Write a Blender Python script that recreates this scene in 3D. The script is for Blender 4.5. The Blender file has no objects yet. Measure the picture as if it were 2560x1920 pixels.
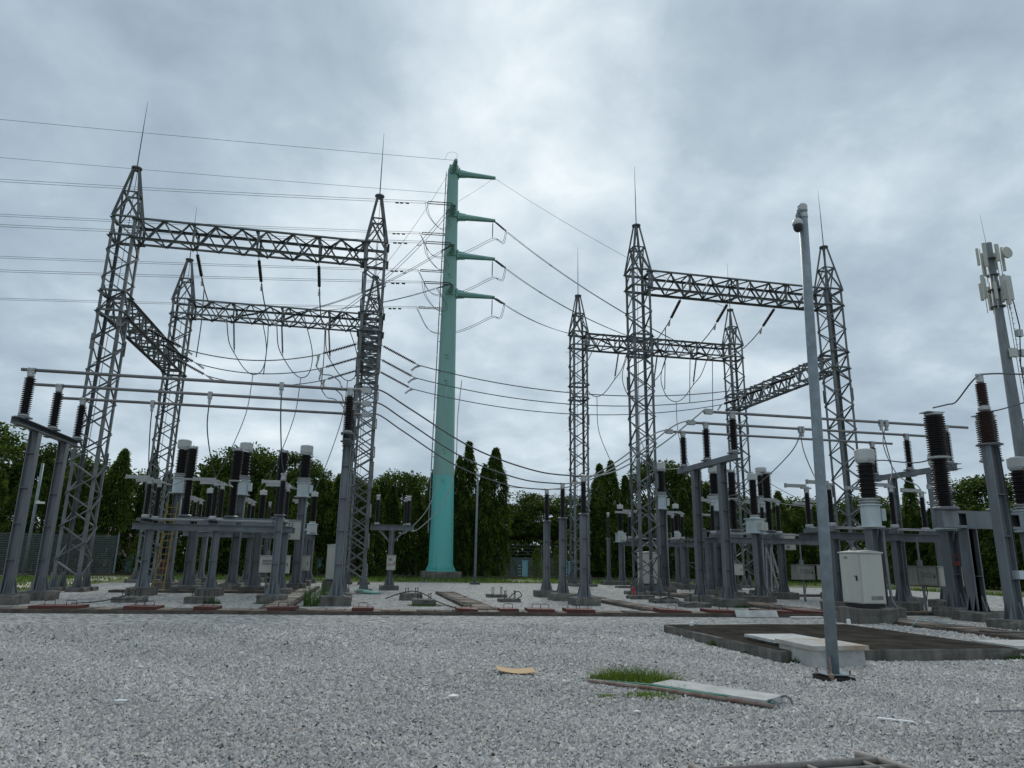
import bpy, math, random
import numpy as np
from mathutils import Vector, Matrix, Quaternion

random.seed(7); RNG = np.random.default_rng(11)
R = math.radians
SC = bpy.context.scene
COL = SC.collection

# ------------------------------------------------------------------ camera
cam_data = bpy.data.cameras.new('camera')
cam_data.sensor_fit = 'HORIZONTAL'; cam_data.sensor_width = 36.0
cam_data.lens = 1755.86 / 2560 * 36.0
cam_data.clip_start = 0.05; cam_data.clip_end = 3000
cam = bpy.data.objects.new('camera', cam_data); COL.objects.link(cam)
YAW, PITCH, ROLL = R(11.537), R(14.025), R(0.949)
fw = Vector((math.sin(YAW)*math.cos(PITCH), math.cos(YAW)*math.cos(PITCH), math.sin(PITCH)))
rt = Vector((math.cos(YAW), -math.sin(YAW), 0)); up = rt.cross(fw)
r2 = rt*math.cos(ROLL) + up*math.sin(ROLL); u2 = up*math.cos(ROLL) - rt*math.sin(ROLL)
cam.matrix_world = Matrix(((r2.x, u2.x, -fw.x, 0), (r2.y, u2.y, -fw.y, 0), (r2.z, u2.z, -fw.z, 1.6), (0, 0, 0, 1)))
SC.camera = cam

# ------------------------------------------------------------------ sky, sun, exposure
SUN_EL, SUN_AZ = R(36), R(13)
SUN_DIR = Vector((math.sin(SUN_AZ)*math.cos(SUN_EL), math.cos(SUN_AZ)*math.cos(SUN_EL), math.sin(SUN_EL)))
world = bpy.data.worlds.new('World'); SC.world = world; world.use_nodes = True
def world_nodes():
    nt = world.node_tree; nt.nodes.clear(); N = nt.nodes.new; L = nt.links.new
    out = N('ShaderNodeOutputWorld'); bg = N('ShaderNodeBackground'); bg.inputs['Strength'].default_value = 0.1
    tc = N('ShaderNodeTexCoord')
    sky = N('ShaderNodeTexSky'); sky.sky_type = 'NISHITA'; sky.sun_disc = False
    sky.sun_elevation = SUN_EL; sky.sun_rotation = SUN_AZ; sky.dust_density = 1.0
    sep = N('ShaderNodeSeparateXYZ'); L(tc.outputs['Generated'], sep.inputs[0])
    def mth(op, a, b=None, c=None, clamp=False):
        m = N('ShaderNodeMath'); m.operation = op; m.use_clamp = clamp
        for i, v in enumerate((a, b, c)):
            if v is None: continue
            if isinstance(v, (int, float)): m.inputs[i].default_value = v
            else: L(v, m.inputs[i])
        return m.outputs[0]
    zc = mth('ADD', mth('MAXIMUM', sep.outputs[2], 0.0), 0.38)
    comb = N('ShaderNodeCombineXYZ'); L(mth('DIVIDE', sep.outputs[0], zc), comb.inputs[0]); L(mth('DIVIDE', sep.outputs[1], zc), comb.inputs[1])
    def noise(scale, detail, rough, dist, off):
        mp = N('ShaderNodeMapping'); mp.inputs['Location'].default_value = off; L(comb.outputs[0], mp.inputs[0])
        n = N('ShaderNodeTexNoise'); n.inputs['Scale'].default_value = scale; n.inputs['Detail'].default_value = detail
        n.inputs['Roughness'].default_value = rough; n.inputs['Distortion'].default_value = dist
        L(mp.outputs[0], n.inputs['Vector']); return n.outputs['Fac']
    big = noise(1.3, 3, 0.5, 0.3, (4.7, 2.1, 0)); mid = noise(3.0, 8, 0.55, 0.25, (7.9, 3.1, 0)); fine = noise(9.0, 6, 0.55, 0.3, (1.3, 8.0, 0))
    c = mth('ADD', mth('MULTIPLY', big, 0.50), mth('ADD', mth('MULTIPLY', mid, 0.38), mth('MULTIPLY', fine, 0.19)))
    # thinner cloud, and so brighter, around the hidden sun
    dt = N('ShaderNodeVectorMath'); dt.operation = 'DOT_PRODUCT'; L(tc.outputs['Generated'], dt.inputs[0]); dt.inputs[1].default_value = SUN_DIR
    glow = mth('POWER', mth('MAXIMUM', dt.outputs['Value'], 0.0), 34.0)
    c = mth('ADD', c, mth('MULTIPLY', glow, 0.17))
    rmp = N('ShaderNodeValToRGB'); L(c, rmp.inputs[0]); e = rmp.color_ramp
    e.elements[0].position = 0.41; e.elements[0].color = (3.35, 4.3, 5.2, 1)
    e.elements[1].position = 0.71; e.elements[1].color = (8.6, 9.4, 9.9, 1)
    m1 = e.elements.new(0.52); m1.color = (4.55, 5.6, 6.5, 1)
    m2 = e.elements.new(0.61); m2.color = (6.3, 7.4, 8.2, 1)
    mix = N('ShaderNodeMixRGB'); mix.inputs[0].default_value = 0.97; L(sky.outputs[0], mix.inputs[1]); L(rmp.outputs[0], mix.inputs[2])
    L(mix.outputs[0], bg.inputs['Color']); L(bg.outputs[0], out.inputs['Surface'])
world_nodes()
sun_data = bpy.data.lights.new('sun', 'SUN'); sun_data.energy = 1.4; sun_data.angle = R(16); sun_data.color = (1.0, 0.96, 0.9)
sun = bpy.data.objects.new('sun', sun_data); COL.objects.link(sun)
sun.rotation_mode = 'QUATERNION'; sun.rotation_quaternion = (-SUN_DIR).to_track_quat('-Z', 'Y')
sun.location = SUN_DIR*200
SC.view_settings.view_transform = 'Standard'; SC.view_settings.look = 'None'
SC.view_settings.exposure = 0.0; SC.view_settings.gamma = 1.0; SC.view_settings.use_curve_mapping = False
SC.cycles.max_bounces = 6; SC.cycles.use_denoising = True

# ------------------------------------------------------------------ materials
MATS = {}
def mat(name, col, rough=0.6, metal=0.0, var=0.15, scale=3.0, bump=0.0, bscale=40.0, stain=None, stain_scale=1.5, stain_amt=0.5,
        streak=False, spec=0.5, attr=False):
    m = bpy.data.materials.new(name); m.use_nodes = True; MATS[name] = m
    nt = m.node_tree; N = nt.nodes.new; L = nt.links.new
    b = nt.nodes['Principled BSDF']; b.inputs['Roughness'].default_value = rough; b.inputs['Metallic'].default_value = metal
    b.inputs['Specular IOR Level'].default_value = spec
    tc = N('ShaderNodeTexCoord'); geo = N('ShaderNodeNewGeometry')
    n = N('ShaderNodeTexNoise'); n.inputs['Scale'].default_value = scale; n.inputs['Detail'].default_value = 6; n.inputs['Roughness'].default_value = 0.6
    mp = N('ShaderNodeMapping'); L(geo.outputs['Position'], mp.inputs[0]); L(mp.outputs[0], n.inputs['Vector'])
    if streak: mp.inputs['Scale'].default_value = (1, 1, 0.15)
    r = N('ShaderNodeMapRange'); r.inputs['From Min'].default_value = 0.3; r.inputs['From Max'].default_value = 0.7
    r.inputs['To Min'].default_value = 1-var; r.inputs['To Max'].default_value = 1+var; L(n.outputs['Fac'], r.inputs['Value'])
    oi = N('ShaderNodeObjectInfo'); r2_ = N('ShaderNodeMapRange'); r2_.inputs['To Min'].default_value = 1-var*0.5; r2_.inputs['To Max'].default_value = 1+var*0.5
    L(oi.outputs['Random'], r2_.inputs['Value'])
    mu = N('ShaderNodeMath'); mu.operation = 'MULTIPLY'; L(r.outputs[0], mu.inputs[0]); L(r2_.outputs[0], mu.inputs[1])
    vm = N('ShaderNodeVectorMath'); vm.operation = 'SCALE'; L(mu.outputs[0], vm.inputs['Scale'])
    if attr:
        at = N('ShaderNodeAttribute'); at.attribute_name = 'tint'; L(at.outputs['Color'], vm.inputs[0])
    else: vm.inputs[0].default_value = col
    colout = vm.outputs[0]
    if stain:
        s = N('ShaderNodeTexNoise'); s.inputs['Scale'].default_value = stain_scale; s.inputs['Detail'].default_value = 8; s.inputs['Roughness'].default_value = 0.7
        mp2 = N('ShaderNodeMapping'); L(geo.outputs['Position'], mp2.inputs[0]); L(mp2.outputs[0], s.inputs['Vector'])
        if streak: mp2.inputs['Scale'].default_value = (1, 1, 0.25)
        rr = N('ShaderNodeMapRange'); rr.inputs['From Min'].default_value = 0.45; rr.inputs['From Max'].default_value = 0.65; rr.inputs['To Max'].default_value = stain_amt
        L(s.outputs['Fac'], rr.inputs['Value'])
        mx = N('ShaderNodeMixRGB'); L(rr.outputs[0], mx.inputs[0]); L(colout, mx.inputs[1]); mx.inputs[2].default_value = (*stain, 1); colout = mx.outputs[0]
    L(colout, b.inputs['Base Color'])
    if bump:
        bn = N('ShaderNodeTexNoise'); bn.inputs['Scale'].default_value = bscale; bn.inputs['Detail'].default_value = 4; L(geo.outputs['Position'], bn.inputs['Vector'])
        bp = N('ShaderNodeBump'); bp.inputs['Strength'].default_value = bump; bp.inputs['Distance'].default_value = 0.02; L(bn.outputs['Fac'], bp.inputs['Height']); L(bp.outputs[0], b.inputs['Normal'])
    return m
STEEL = mat('galvanised_steel', (0.170, 0.188, 0.202), 0.5, 0.25, 0.25, 1.6, stain=(0.085, 0.09, 0.095), stain_scale=2.2, stain_amt=0.5, streak=True)
STEEL_OLD = mat('weathered_lattice_steel', (0.150, 0.165, 0.170), 0.6, 0.2, 0.28, 2.0, stain=(0.075, 0.07, 0.06), stain_scale=3.0, stain_amt=0.45)
STEEL_PALE = mat('pale_galvanised_pole', (0.205, 0.245, 0.275), 0.5, 0.2, 0.18, 7.0, stain=(0.14, 0.165, 0.18), stain_scale=4, stain_amt=0.5)
ALU = mat('aluminium_fitting', (0.38, 0.39, 0.39), 0.45, 0.45, 0.12, 4.0, stain=(0.30, 0.29, 0.27), stain_scale=5)
TUBE = mat('dull_busbar_tube', (0.20, 0.195, 0.198), 0.5, 0.4, 0.12, 3.0)
PORC = mat('dark_brown_porcelain', (0.0075, 0.0052, 0.0075), 0.32, 0.0, 0.2, 3.0)
PORC_RED = mat('red_brown_porcelain', (0.030, 0.010, 0.010), 0.4, 0.0, 0.2, 3.0)
CAP = mat('white_painted_metal', (0.50, 0.515, 0.51), 0.4, 0.0, 0.08, 4.0, stain=(0.42, 0.42, 0.39), stain_scale=3.0, stain_amt=0.35, streak=True)
TANK = mat('pale_grey_painted_tank', (0.50, 0.56, 0.58), 0.4, 0.0, 0.08, 4.0, stain=(0.34, 0.36, 0.35), stain_scale=3.5, stain_amt=0.35, streak=True)
CAB = mat('beige_grey_cabinet_paint', (0.50, 0.50, 0.45), 0.5, 0.0, 0.06, 2.0, stain=(0.38, 0.37, 0.32), stain_scale=2.4, stain_amt=0.35, streak=True)
CABDARK = mat('grimy_cabinet_paint', (0.24, 0.24, 0.21), 0.6, 0.0, 0.2, 3.0, stain=(0.08, 0.07, 0.06), stain_scale=3.0, stain_amt=0.7, streak=True)
BLACK = mat('black_rubber', (0.018, 0.018, 0.02), 0.6)
WIRE = mat('aged_conductor', (0.12, 0.125, 0.13), 0.55, 0.4, 0.1)
WIRE_PALE = mat('bright_conductor', (0.36, 0.37, 0.36), 0.5, 0.4, 0.1)
CONC = mat('weathered_concrete', (0.15, 0.142, 0.125), 0.9, 0.0, 0.3, 5.0, 0.6, 60, stain=(0.05, 0.045, 0.036), stain_scale=2.6, stain_amt=0.75, streak=True)
CONC_DARK = mat('blackened_slab_concrete', (0.056, 0.050, 0.043), 1.0, 0.0, 0.35, 2.0, 0.7, 70, stain=(0.095, 0.083, 0.07), stain_scale=1.6, stain_amt=0.5, spec=0.0)
CONC_PALE = mat('pale_cast_concrete', (0.50, 0.50, 0.48), 0.85, 0.0, 0.14, 5.0, 0.4, 60, stain=(0.27, 0.26, 0.24), stain_scale=3.0, stain_amt=0.55)
RUSTGREY = mat('dull_grey_pipe', (0.20, 0.185, 0.17), 0.7, 0.1, 0.3, 9.0, stain=(0.10, 0.065, 0.045), stain_scale=5, stain_amt=0.6)
CONC_RUST = mat('rust_stained_concrete', (0.46, 0.45, 0.42), 0.85, 0.0, 0.14, 5.0, 0.4, 60, stain=(0.34, 0.20, 0.09), stain_scale=1.7, stain_amt=0.75)
COVER = mat('worn_trench_cover_concrete', (0.235, 0.19, 0.152), 0.9, 0.0, 0.35, 4.0, 0.6, 60, stain=(0.09, 0.06, 0.045), stain_scale=2.2, stain_amt=0.75)
COVER_PALE = mat('pale_worn_cover_concrete', (0.40, 0.36, 0.30), 0.9, 0.0, 0.3, 4.0, 0.6, 60, stain=(0.20, 0.155, 0.115), stain_scale=2.4, stain_amt=0.6)
KERB = mat('mossy_kerb_concrete', (0.10, 0.084, 0.068), 0.95, 0.0, 0.35, 4.0, 0.7, 50, stain=(0.042, 0.035, 0.027), stain_scale=1.8, stain_amt=0.8)
REDST = mat('red_oxide_painted_steel', (0.10, 0.027, 0.021), 0.75, 0.0, 0.25, 5.0, stain=(0.11, 0.035, 0.025), stain_scale=4, stain_amt=0.6)
REDSIGN = mat('bright_red_paint', (0.50, 0.03, 0.03), 0.45)
REDDARK = mat('dark_red_paint', (0.17, 0.010, 0.022), 0.5)
YELLOW = mat('yellow_painted_metal', (0.26, 0.165, 0.03), 0.5, 0, 0.15)
RUST = mat('rusty_pipe_steel', (0.26, 0.20, 0.17), 0.75, 0.1, 0.3, 9.0, stain=(0.17, 0.06, 0.03), stain_scale=5, stain_amt=0.8)
GREENUP = mat('faded_green_pole_paint', (0.225, 0.425, 0.375), 0.5, 0.0, 0.09, 0.8, stain=(0.18, 0.35, 0.315), stain_scale=0.7, stain_amt=0.5, streak=True)
GREENLO = mat('turquoise_pole_paint', (0.115, 0.47, 0.44), 0.5, 0.0, 0.09, 0.8, stain=(0.16, 0.46, 0.43), stain_scale=1.1, stain_amt=0.6, streak=True)
GREENPL = mat('green_plastic_rope', (0.03, 0.25, 0.18), 0.5)
BLUEW = mat('faded_blue_wall_paint', (0.20, 0.40, 0.47), 0.7, 0, 0.15)
PINKW = mat('pale_pink_render', (0.50, 0.36, 0.33), 0.8, 0, 0.12)
ROOF = mat('grey_pink_roof_sheet', (0.34, 0.24, 0.22), 0.7, 0, 0.15)
FENCEW = mat('dull_fence_wire', (0.115, 0.14, 0.145), 0.6, 0.2, 0.15)
CARD = mat('tan_cardboard', (0.52, 0.36, 0.20), 0.9, 0, 0.1)
BARK = mat('dark_bark', (0.055, 0.042, 0.032), 0.95, 0, 0.3, 6, 0.6, 20)
TXT_RED = mat('red_lettering', (0.30, 0.03, 0.025), 0.6)
TXT_DARK = mat('dark_lettering', (0.06, 0.05, 0.055), 0.6)
WHITE = mat('white_plastic', (0.75, 0.75, 0.73), 0.5, 0, 0.04)
def leafmat(name, col, trans=0.42):
    m = mat(name, col, 0.7, 0, 0.35, 0.9, spec=0.12)
    b = m.node_tree.nodes['Principled BSDF']
    nt = m.node_tree; tr = nt.nodes.new('ShaderNodeBsdfTranslucent'); mx = nt.nodes.new('ShaderNodeMixShader'); mx.inputs[0].default_value = trans
    src = b.inputs['Base Color'].links[0].from_socket
    hs = nt.nodes.new('ShaderNodeMixRGB'); hs.blend_type = 'MULTIPLY'; hs.inputs[0].default_value = 1; hs.inputs[2].default_value = (1.3, 1.25, 0.5, 1)
    nt.links.new(src, hs.inputs[1]); nt.links.new(hs.outputs[0], tr.inputs[0])
    out = nt.nodes['Material Output']; nt.links.new(b.outputs[0], mx.inputs[1]); nt.links.new(tr.outputs[0], mx.inputs[2]); nt.links.new(mx.outputs[0], out.inputs[0])
    return m
LEAF_MAST = [leafmat('mast_tree_leaf', (0.036, 0.064, 0.014)), leafmat('mast_tree_leaf_lighter', (0.100, 0.150, 0.028))]
LEAF_BROAD = [leafmat('broad_tree_leaf', (0.036, 0.066, 0.016)), leafmat('broad_tree_leaf_lighter', (0.095, 0.145, 0.032)), leafmat('pale_shrub_leaf', (0.085, 0.125, 0.025))]
GRASS = leafmat('grass_blade', (0.14, 0.22, 0.05), 0.4)
WEED = leafmat('weed_leaf', (0.055, 0.11, 0.028), 0.3)

def ground_mat(name, c1, c2, c3, sc, bump, big=0.25):
    m = bpy.data.materials.new(name); m.use_nodes = True; nt = m.node_tree; N = nt.nodes.new; L = nt.links.new
    b = nt.nodes['Principled BSDF']; b.inputs['Roughness'].default_value = 0.9; geo = N('ShaderNodeNewGeometry')
    v = N('ShaderNodeTexVoronoi'); v.inputs['Scale'].default_value = sc; L(geo.outputs['Position'], v.inputs['Vector'])
    r = N('ShaderNodeValToRGB'); e = r.color_ramp; e.elements[0].color = (*c1, 1); e.elements[1].color = (*c3, 1); k = e.elements.new(0.5); k.color = (*c2, 1)
    sp = N('ShaderNodeSeparateColor'); L(v.outputs['Color'], sp.inputs[0]); L(sp.outputs[0], r.inputs[0])
    n = N('ShaderNodeTexNoise'); n.inputs['Scale'].default_value = 0.9; n.inputs['Detail'].default_value = 9; n.inputs['Roughness'].default_value = 0.75; L(geo.outputs['Position'], n.inputs['Vector'])
    mr = N('ShaderNodeMapRange'); mr.inputs['From Min'].default_value = 0.3; mr.inputs['From Max'].default_value = 0.7; mr.inputs['To Min'].default_value = 1-big; mr.inputs['To Max'].default_value = 1+big; L(n.outputs['Fac'], mr.inputs['Value'])
    vm = N('ShaderNodeVectorMath'); vm.operation = 'SCALE'; L(r.outputs[0], vm.inputs[0]); L(mr.outputs[0], vm.inputs['Scale']); L(vm.outputs[0], b.inputs['Base Color'])
    bp = N('ShaderNodeBump'); bp.inputs['Strength'].default_value = bump; bp.inputs['Distance'].default_value = 0.03; L(v.outputs['Distance'], bp.inputs['Height']); bp.invert = True; L(bp.outputs[0], b.inputs['Normal'])
    return m
GRAVEL = ground_mat('gravel_bed', (0.10, 0.098, 0.094), (0.30, 0.296, 0.28), (0.50, 0.49, 0.465), 12, 1.0, 0.16)  # broad mottling paints in the small shadows of uneven stones
LAWN = ground_mat('patchy_lawn', (0.045, 0.065, 0.018), (0.085, 0.105, 0.030), (0.17, 0.16, 0.07), 9, 0.8, 0.35)
PATHM = ground_mat('sandy_concrete_path', (0.42, 0.36, 0.28), (0.48, 0.42, 0.33), (0.54, 0.48, 0.38), 3, 0.1, 0.12)
STONE = mat('crushed_grey_stone', (0.4, 0.4, 0.4), 0.9, 0, 0.12, 30, attr=True, spec=0.15)

# ------------------------------------------------------------------ mesh helpers
class MB:
    def __init__(s): s.v = []; s.f = []
    def add(s, vs, fs):
        o = len(s.v); s.v += [tuple(x) for x in vs]; s.f += [tuple(i+o for i in f) for f in fs]; return s
    def box(s, c, d, rz=0.0):
        x, y, z = d[0]/2, d[1]/2, d[2]/2; cr, sr = math.cos(rz), math.sin(rz)
        vs = [(c[0]+a*x*cr-b*y*sr, c[1]+a*x*sr+b*y*cr, c[2]+e*z) for a, b, e in
              ((-1,-1,-1),(1,-1,-1),(1,1,-1),(-1,1,-1),(-1,-1,1),(1,-1,1),(1,1,1),(-1,1,1))]
        return s.add(vs, [(0,3,2,1),(4,5,6,7),(0,1,5,4),(1,2,6,5),(2,3,7,6),(3,0,4,7)])
    def frame(s, p, q, upv=(0,0,1)):
        p, q = Vector(p), Vector(q); d = (q-p).normalized(); u = Vector(upv)
        if abs(d.dot(u)) > 0.98: u = Vector((0,1,0))
        a = d.cross(u).normalized(); b = a.cross(d); return p, q, a, b
    def prism(s, prof, p, q, upv=(0,0,1)):
        p, q, a, b = s.frame(p, q, upv); n = len(prof)
        vs = [p+a*x+b*y for x, y in prof]+[q+a*x+b*y for x, y in prof]
        fs = [(i, (i+1) % n, n+(i+1) % n, n+i) for i in range(n)]+[tuple(range(n))[::-1], tuple(range(n, 2*n))]
        return s.add(vs, fs)
    def bar(s, p, q, w, h, upv=(0,0,1)):
        return s.prism([(-w/2,-h/2),(w/2,-h/2),(w/2,h/2),(-w/2,h/2)], p, q, upv)
    def ibeam(s, p, q, w, h, t=0.02, upv=(0,1,0)):
        W, H = w/2, h/2
        return s.prism([(-W,-H),(W,-H),(W,-H+t),(t/2,-H+t),(t/2,H-t),(W,H-t),(W,H),(-W,H),(-W,H-t),(-t/2,H-t),(-t/2,-H+t),(-W,-H+t)], p, q, upv)
    def chan(s, p, q, w, h, t=0.02, upv=(0,0,1)):
        W, H = w/2, h/2
        return s.prism([(-W,-H),(W,-H),(W,-H+t),(-W+t,-H+t),(-W+t,H-t),(W,H-t),(W,H),(-W,H)], p, q, upv)
    def cyl(s, p, q, r0, r1=None, n=12):
        r1 = r0 if r1 is None else r1; p, q, a, b = s.frame(p, q)
        cs = [(math.cos(2*math.pi*i/n), math.sin(2*math.pi*i/n)) for i in range(n)]
        vs = [p+a*(c*r0)+b*(d*r0) for c, d in cs]+[q+a*(c*r1)+b*(d*r1) for c, d in cs]
        fs = [(i, (i+1) % n, n+(i+1) % n, n+i) for i in range(n)]+[tuple(range(n))[::-1], tuple(range(n, 2*n))]
        return s.add(vs, fs)
    def lathe(s, prof, n=16, c=(0,0,0)):
        cs = [(math.cos(2*math.pi*i/n), math.sin(2*math.pi*i/n)) for i in range(n)]
        vs = [(c[0]+r*x, c[1]+r*y, c[2]+z) for r, z in prof for x, y in cs]; m = len(prof)
        fs = [(j*n+i, j*n+(i+1) % n, (j+1)*n+(i+1) % n, (j+1)*n+i) for j in range(m-1) for i in range(n)]
        fs += [tuple(range(n))[::-1], tuple(range((m-1)*n, m*n))]
        return s.add(vs, fs)
    def tube(s, pts, r, n=6):
        pts = [Vector(p) for p in pts]; rings = []; ref = None
        for i, p in enumerate(pts):
            d = (pts[min(i+1, len(pts)-1)]-pts[max(i-1, 0)]).normalized()
            if ref is None: ref = Vector((0,0,1)) if abs(d.z) < 0.9 else Vector((0,1,0))
            a = d.cross(ref)
            if a.length < 1e-4: a = d.cross(Vector((1,0,0)))
            a.normalize(); b = a.cross(d); ref = b
            rings.append([p+a*(math.cos(2*math.pi*k/n)*r)+b*(math.sin(2*math.pi*k/n)*r) for k in range(n)])
        vs = [v for g in rings for v in g]; m = len(rings)
        fs = [(j*n+i, j*n+(i+1) % n, (j+1)*n+(i+1) % n, (j+1)*n+i) for j in range(m-1) for i in range(n)]+[tuple(range(n))[::-1], tuple(range((m-1)*n, m*n))]
        return s.add(vs, fs)
    def mesh(s, name, m, smooth=False):
        me = bpy.data.meshes.new(name); me.from_pydata(s.v, [], s.f); me.materials.append(m)
        if smooth: me.polygons.foreach_set('use_smooth', [True]*len(me.polygons))
        me.update(); return me
    def build(s, name, m, parent=None, loc=None, smooth=False):
        return put(name, s.mesh(name, m, smooth), parent, loc)
def put(name, me, parent=None, loc=None, rot=None, scale=None):
    o = bpy.data.objects.new(name, me); COL.objects.link(o)
    if parent is not None: o.parent = parent
    if loc is not None: o.location = loc
    if rot is not None: o.rotation_mode = 'QUATERNION'; o.rotation_quaternion = rot
    if scale is not None: o.scale = scale
    return o
def tag(o, label, cat, group=None):
    o['label'] = label; o['category'] = cat
    if group: o['group'] = group
    return o
def thing(name, loc, label, cat, group=None, rz=0):
    o = bpy.data.objects.new(name, None); COL.objects.link(o); o.location = loc; o.rotation_euler = (0, 0, rz); o.empty_display_size = 0.2
    return tag(o, label, cat, group)
def struct(o): o['kind'] = 'structure'; return o
def stuff(o, label, cat): o['kind'] = 'stuff'; return tag(o, label, cat)
_unit = {}
def angle_mesh(m):
    if m.name not in _unit:
        t = 0.14; b = MB().prism([(0,0),(1,0),(1,t),(t,t),(t,1),(0,1)], (0,0,0), (0,0,1), (0,1,0)); _unit[m.name] = b.mesh('angle_iron', m)
    return _unit[m.name]
def member(name, p, q, w, parent, m=None, twist=0.0):
    p, q = Vector(p), Vector(q); d = q-p
    rot = d.to_track_quat('Z', 'Y') @ Quaternion((0,0,1), twist)
    return put(name, angle_mesh(m or STEEL_OLD), parent, p, rot, (w, w, d.length))
_ins = {}
def insulator_mesh(L, core, shed, pitch, m, alt=False):
    k = (round(L, 3), core, shed, pitch, m.name, alt)
    if k not in _ins:
        n = max(2, int(L/pitch)); p = L/n; prof = [(core*0.98, 0)]
        for i in range(n):
            z = i*p; sh = shed*(0.88 if alt and i % 2 else 1)
            prof += [(core, z+p*0.12), (sh, z+p*0.30), (sh*0.985, z+p*0.42), (core*1.05, z+p*0.80)]
        prof.append((core, L)); _ins[k] = MB().lathe(prof, 16).mesh('insulator', m, True)
    return _ins[k]
def sag(p, q, s, n=16):
    p, q = Vector(p), Vector(q)
    return [p.lerp(q, t/n)-Vector((0,0,4*s*(t/n)*(1-t/n))) for t in range(n+1)]
def curve_pts(ctrl, n=10):
    P = [Vector(c) for c in ctrl]; P = [2*P[0]-P[1]]+P+[2*P[-1]-P[-2]]; out = []
    for i in range(1, len(P)-2):
        for t in range(n):
            u = t/n; a, b, c, d = P[i-1:i+3]
            out.append(0.5*((2*b)+(c-a)*u+(2*a-5*b+4*c-d)*u*u+(3*b-a-3*c+d)*u**3))
    out.append(P[-2]); return out
def wire(pts, r, label, m=None, name='conductor', cat='conductor', group=None, n=6):
    pts = [Vector(p) for p in pts]; o0 = pts[0]
    o = MB().tube([p-o0 for p in pts], r, n).build(name, m or WIRE, None, o0, True); return tag(o, label, cat, group)
def text_part(s, size, m, parent, loc, rot):
    cu = bpy.data.curves.new('lettering', 'FONT'); cu.body = s; cu.size = size; cu.align_x = 'CENTER'; cu.align_y = 'CENTER'; cu.extrude = 0.001
    t = bpy.data.objects.new('lettering', cu); COL.objects.link(t); dg = bpy.context.evaluated_depsgraph_get()
    me = bpy.data.meshes.new_from_object(t.evaluated_get(dg)); bpy.data.objects.remove(t); me.materials.clear(); me.materials.append(m)
    o = put('lettering', me, parent, loc); o.rotation_euler = rot; o['label'] = 'lettering ' + s; return o
# ------------------------------------------------------------------ ground
def sheet(name, pts, z, m):
    b = MB(); b.add([(x, y, z) for x, y in pts], [tuple(range(len(pts)))]); return struct(b.build(name, m))
sheet('lawn', [(-1500,-1500),(1500,-1500),(1500,1500),(-1500,1500)], -0.03, LAWN)
sheet('gravel_yard', [(-13.6,-30),(36.3,-30),(36.3,42.5),(33,45.6),(20,46.6),(14,49.6),(3,49.0),(-4.6,46.0),(-13.6,43.6)], 0.0, GRAVEL)
sheet('path', [(-40,54.3),(-13,54.3),(20,54.3),(42,54.3),(42,56.0),(-40,56.0)], -0.015, PATHM)
sheet('side_path', [(-17.6,-20),(-14.9,-20),(-14.9,54.28),(-17.6,54.28)], -0.018, PATHM)
sheet('far_path', [(38.2,-20),(40.0,-20),(40.0,54.28),(38.2,54.28)], -0.018, PATHM)
kb = MB(); kb.box((12, 61.2, 0.02), (84, 0.25, 0.34)); struct(kb.build('lawn_kerb', KERB))
SKIP = [(6.85, 11.1, 11.9, 16.5), (7.1, 10.6, 8.2, 11.2), (6.4, 9.3, 6.9, 9.75)]
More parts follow.
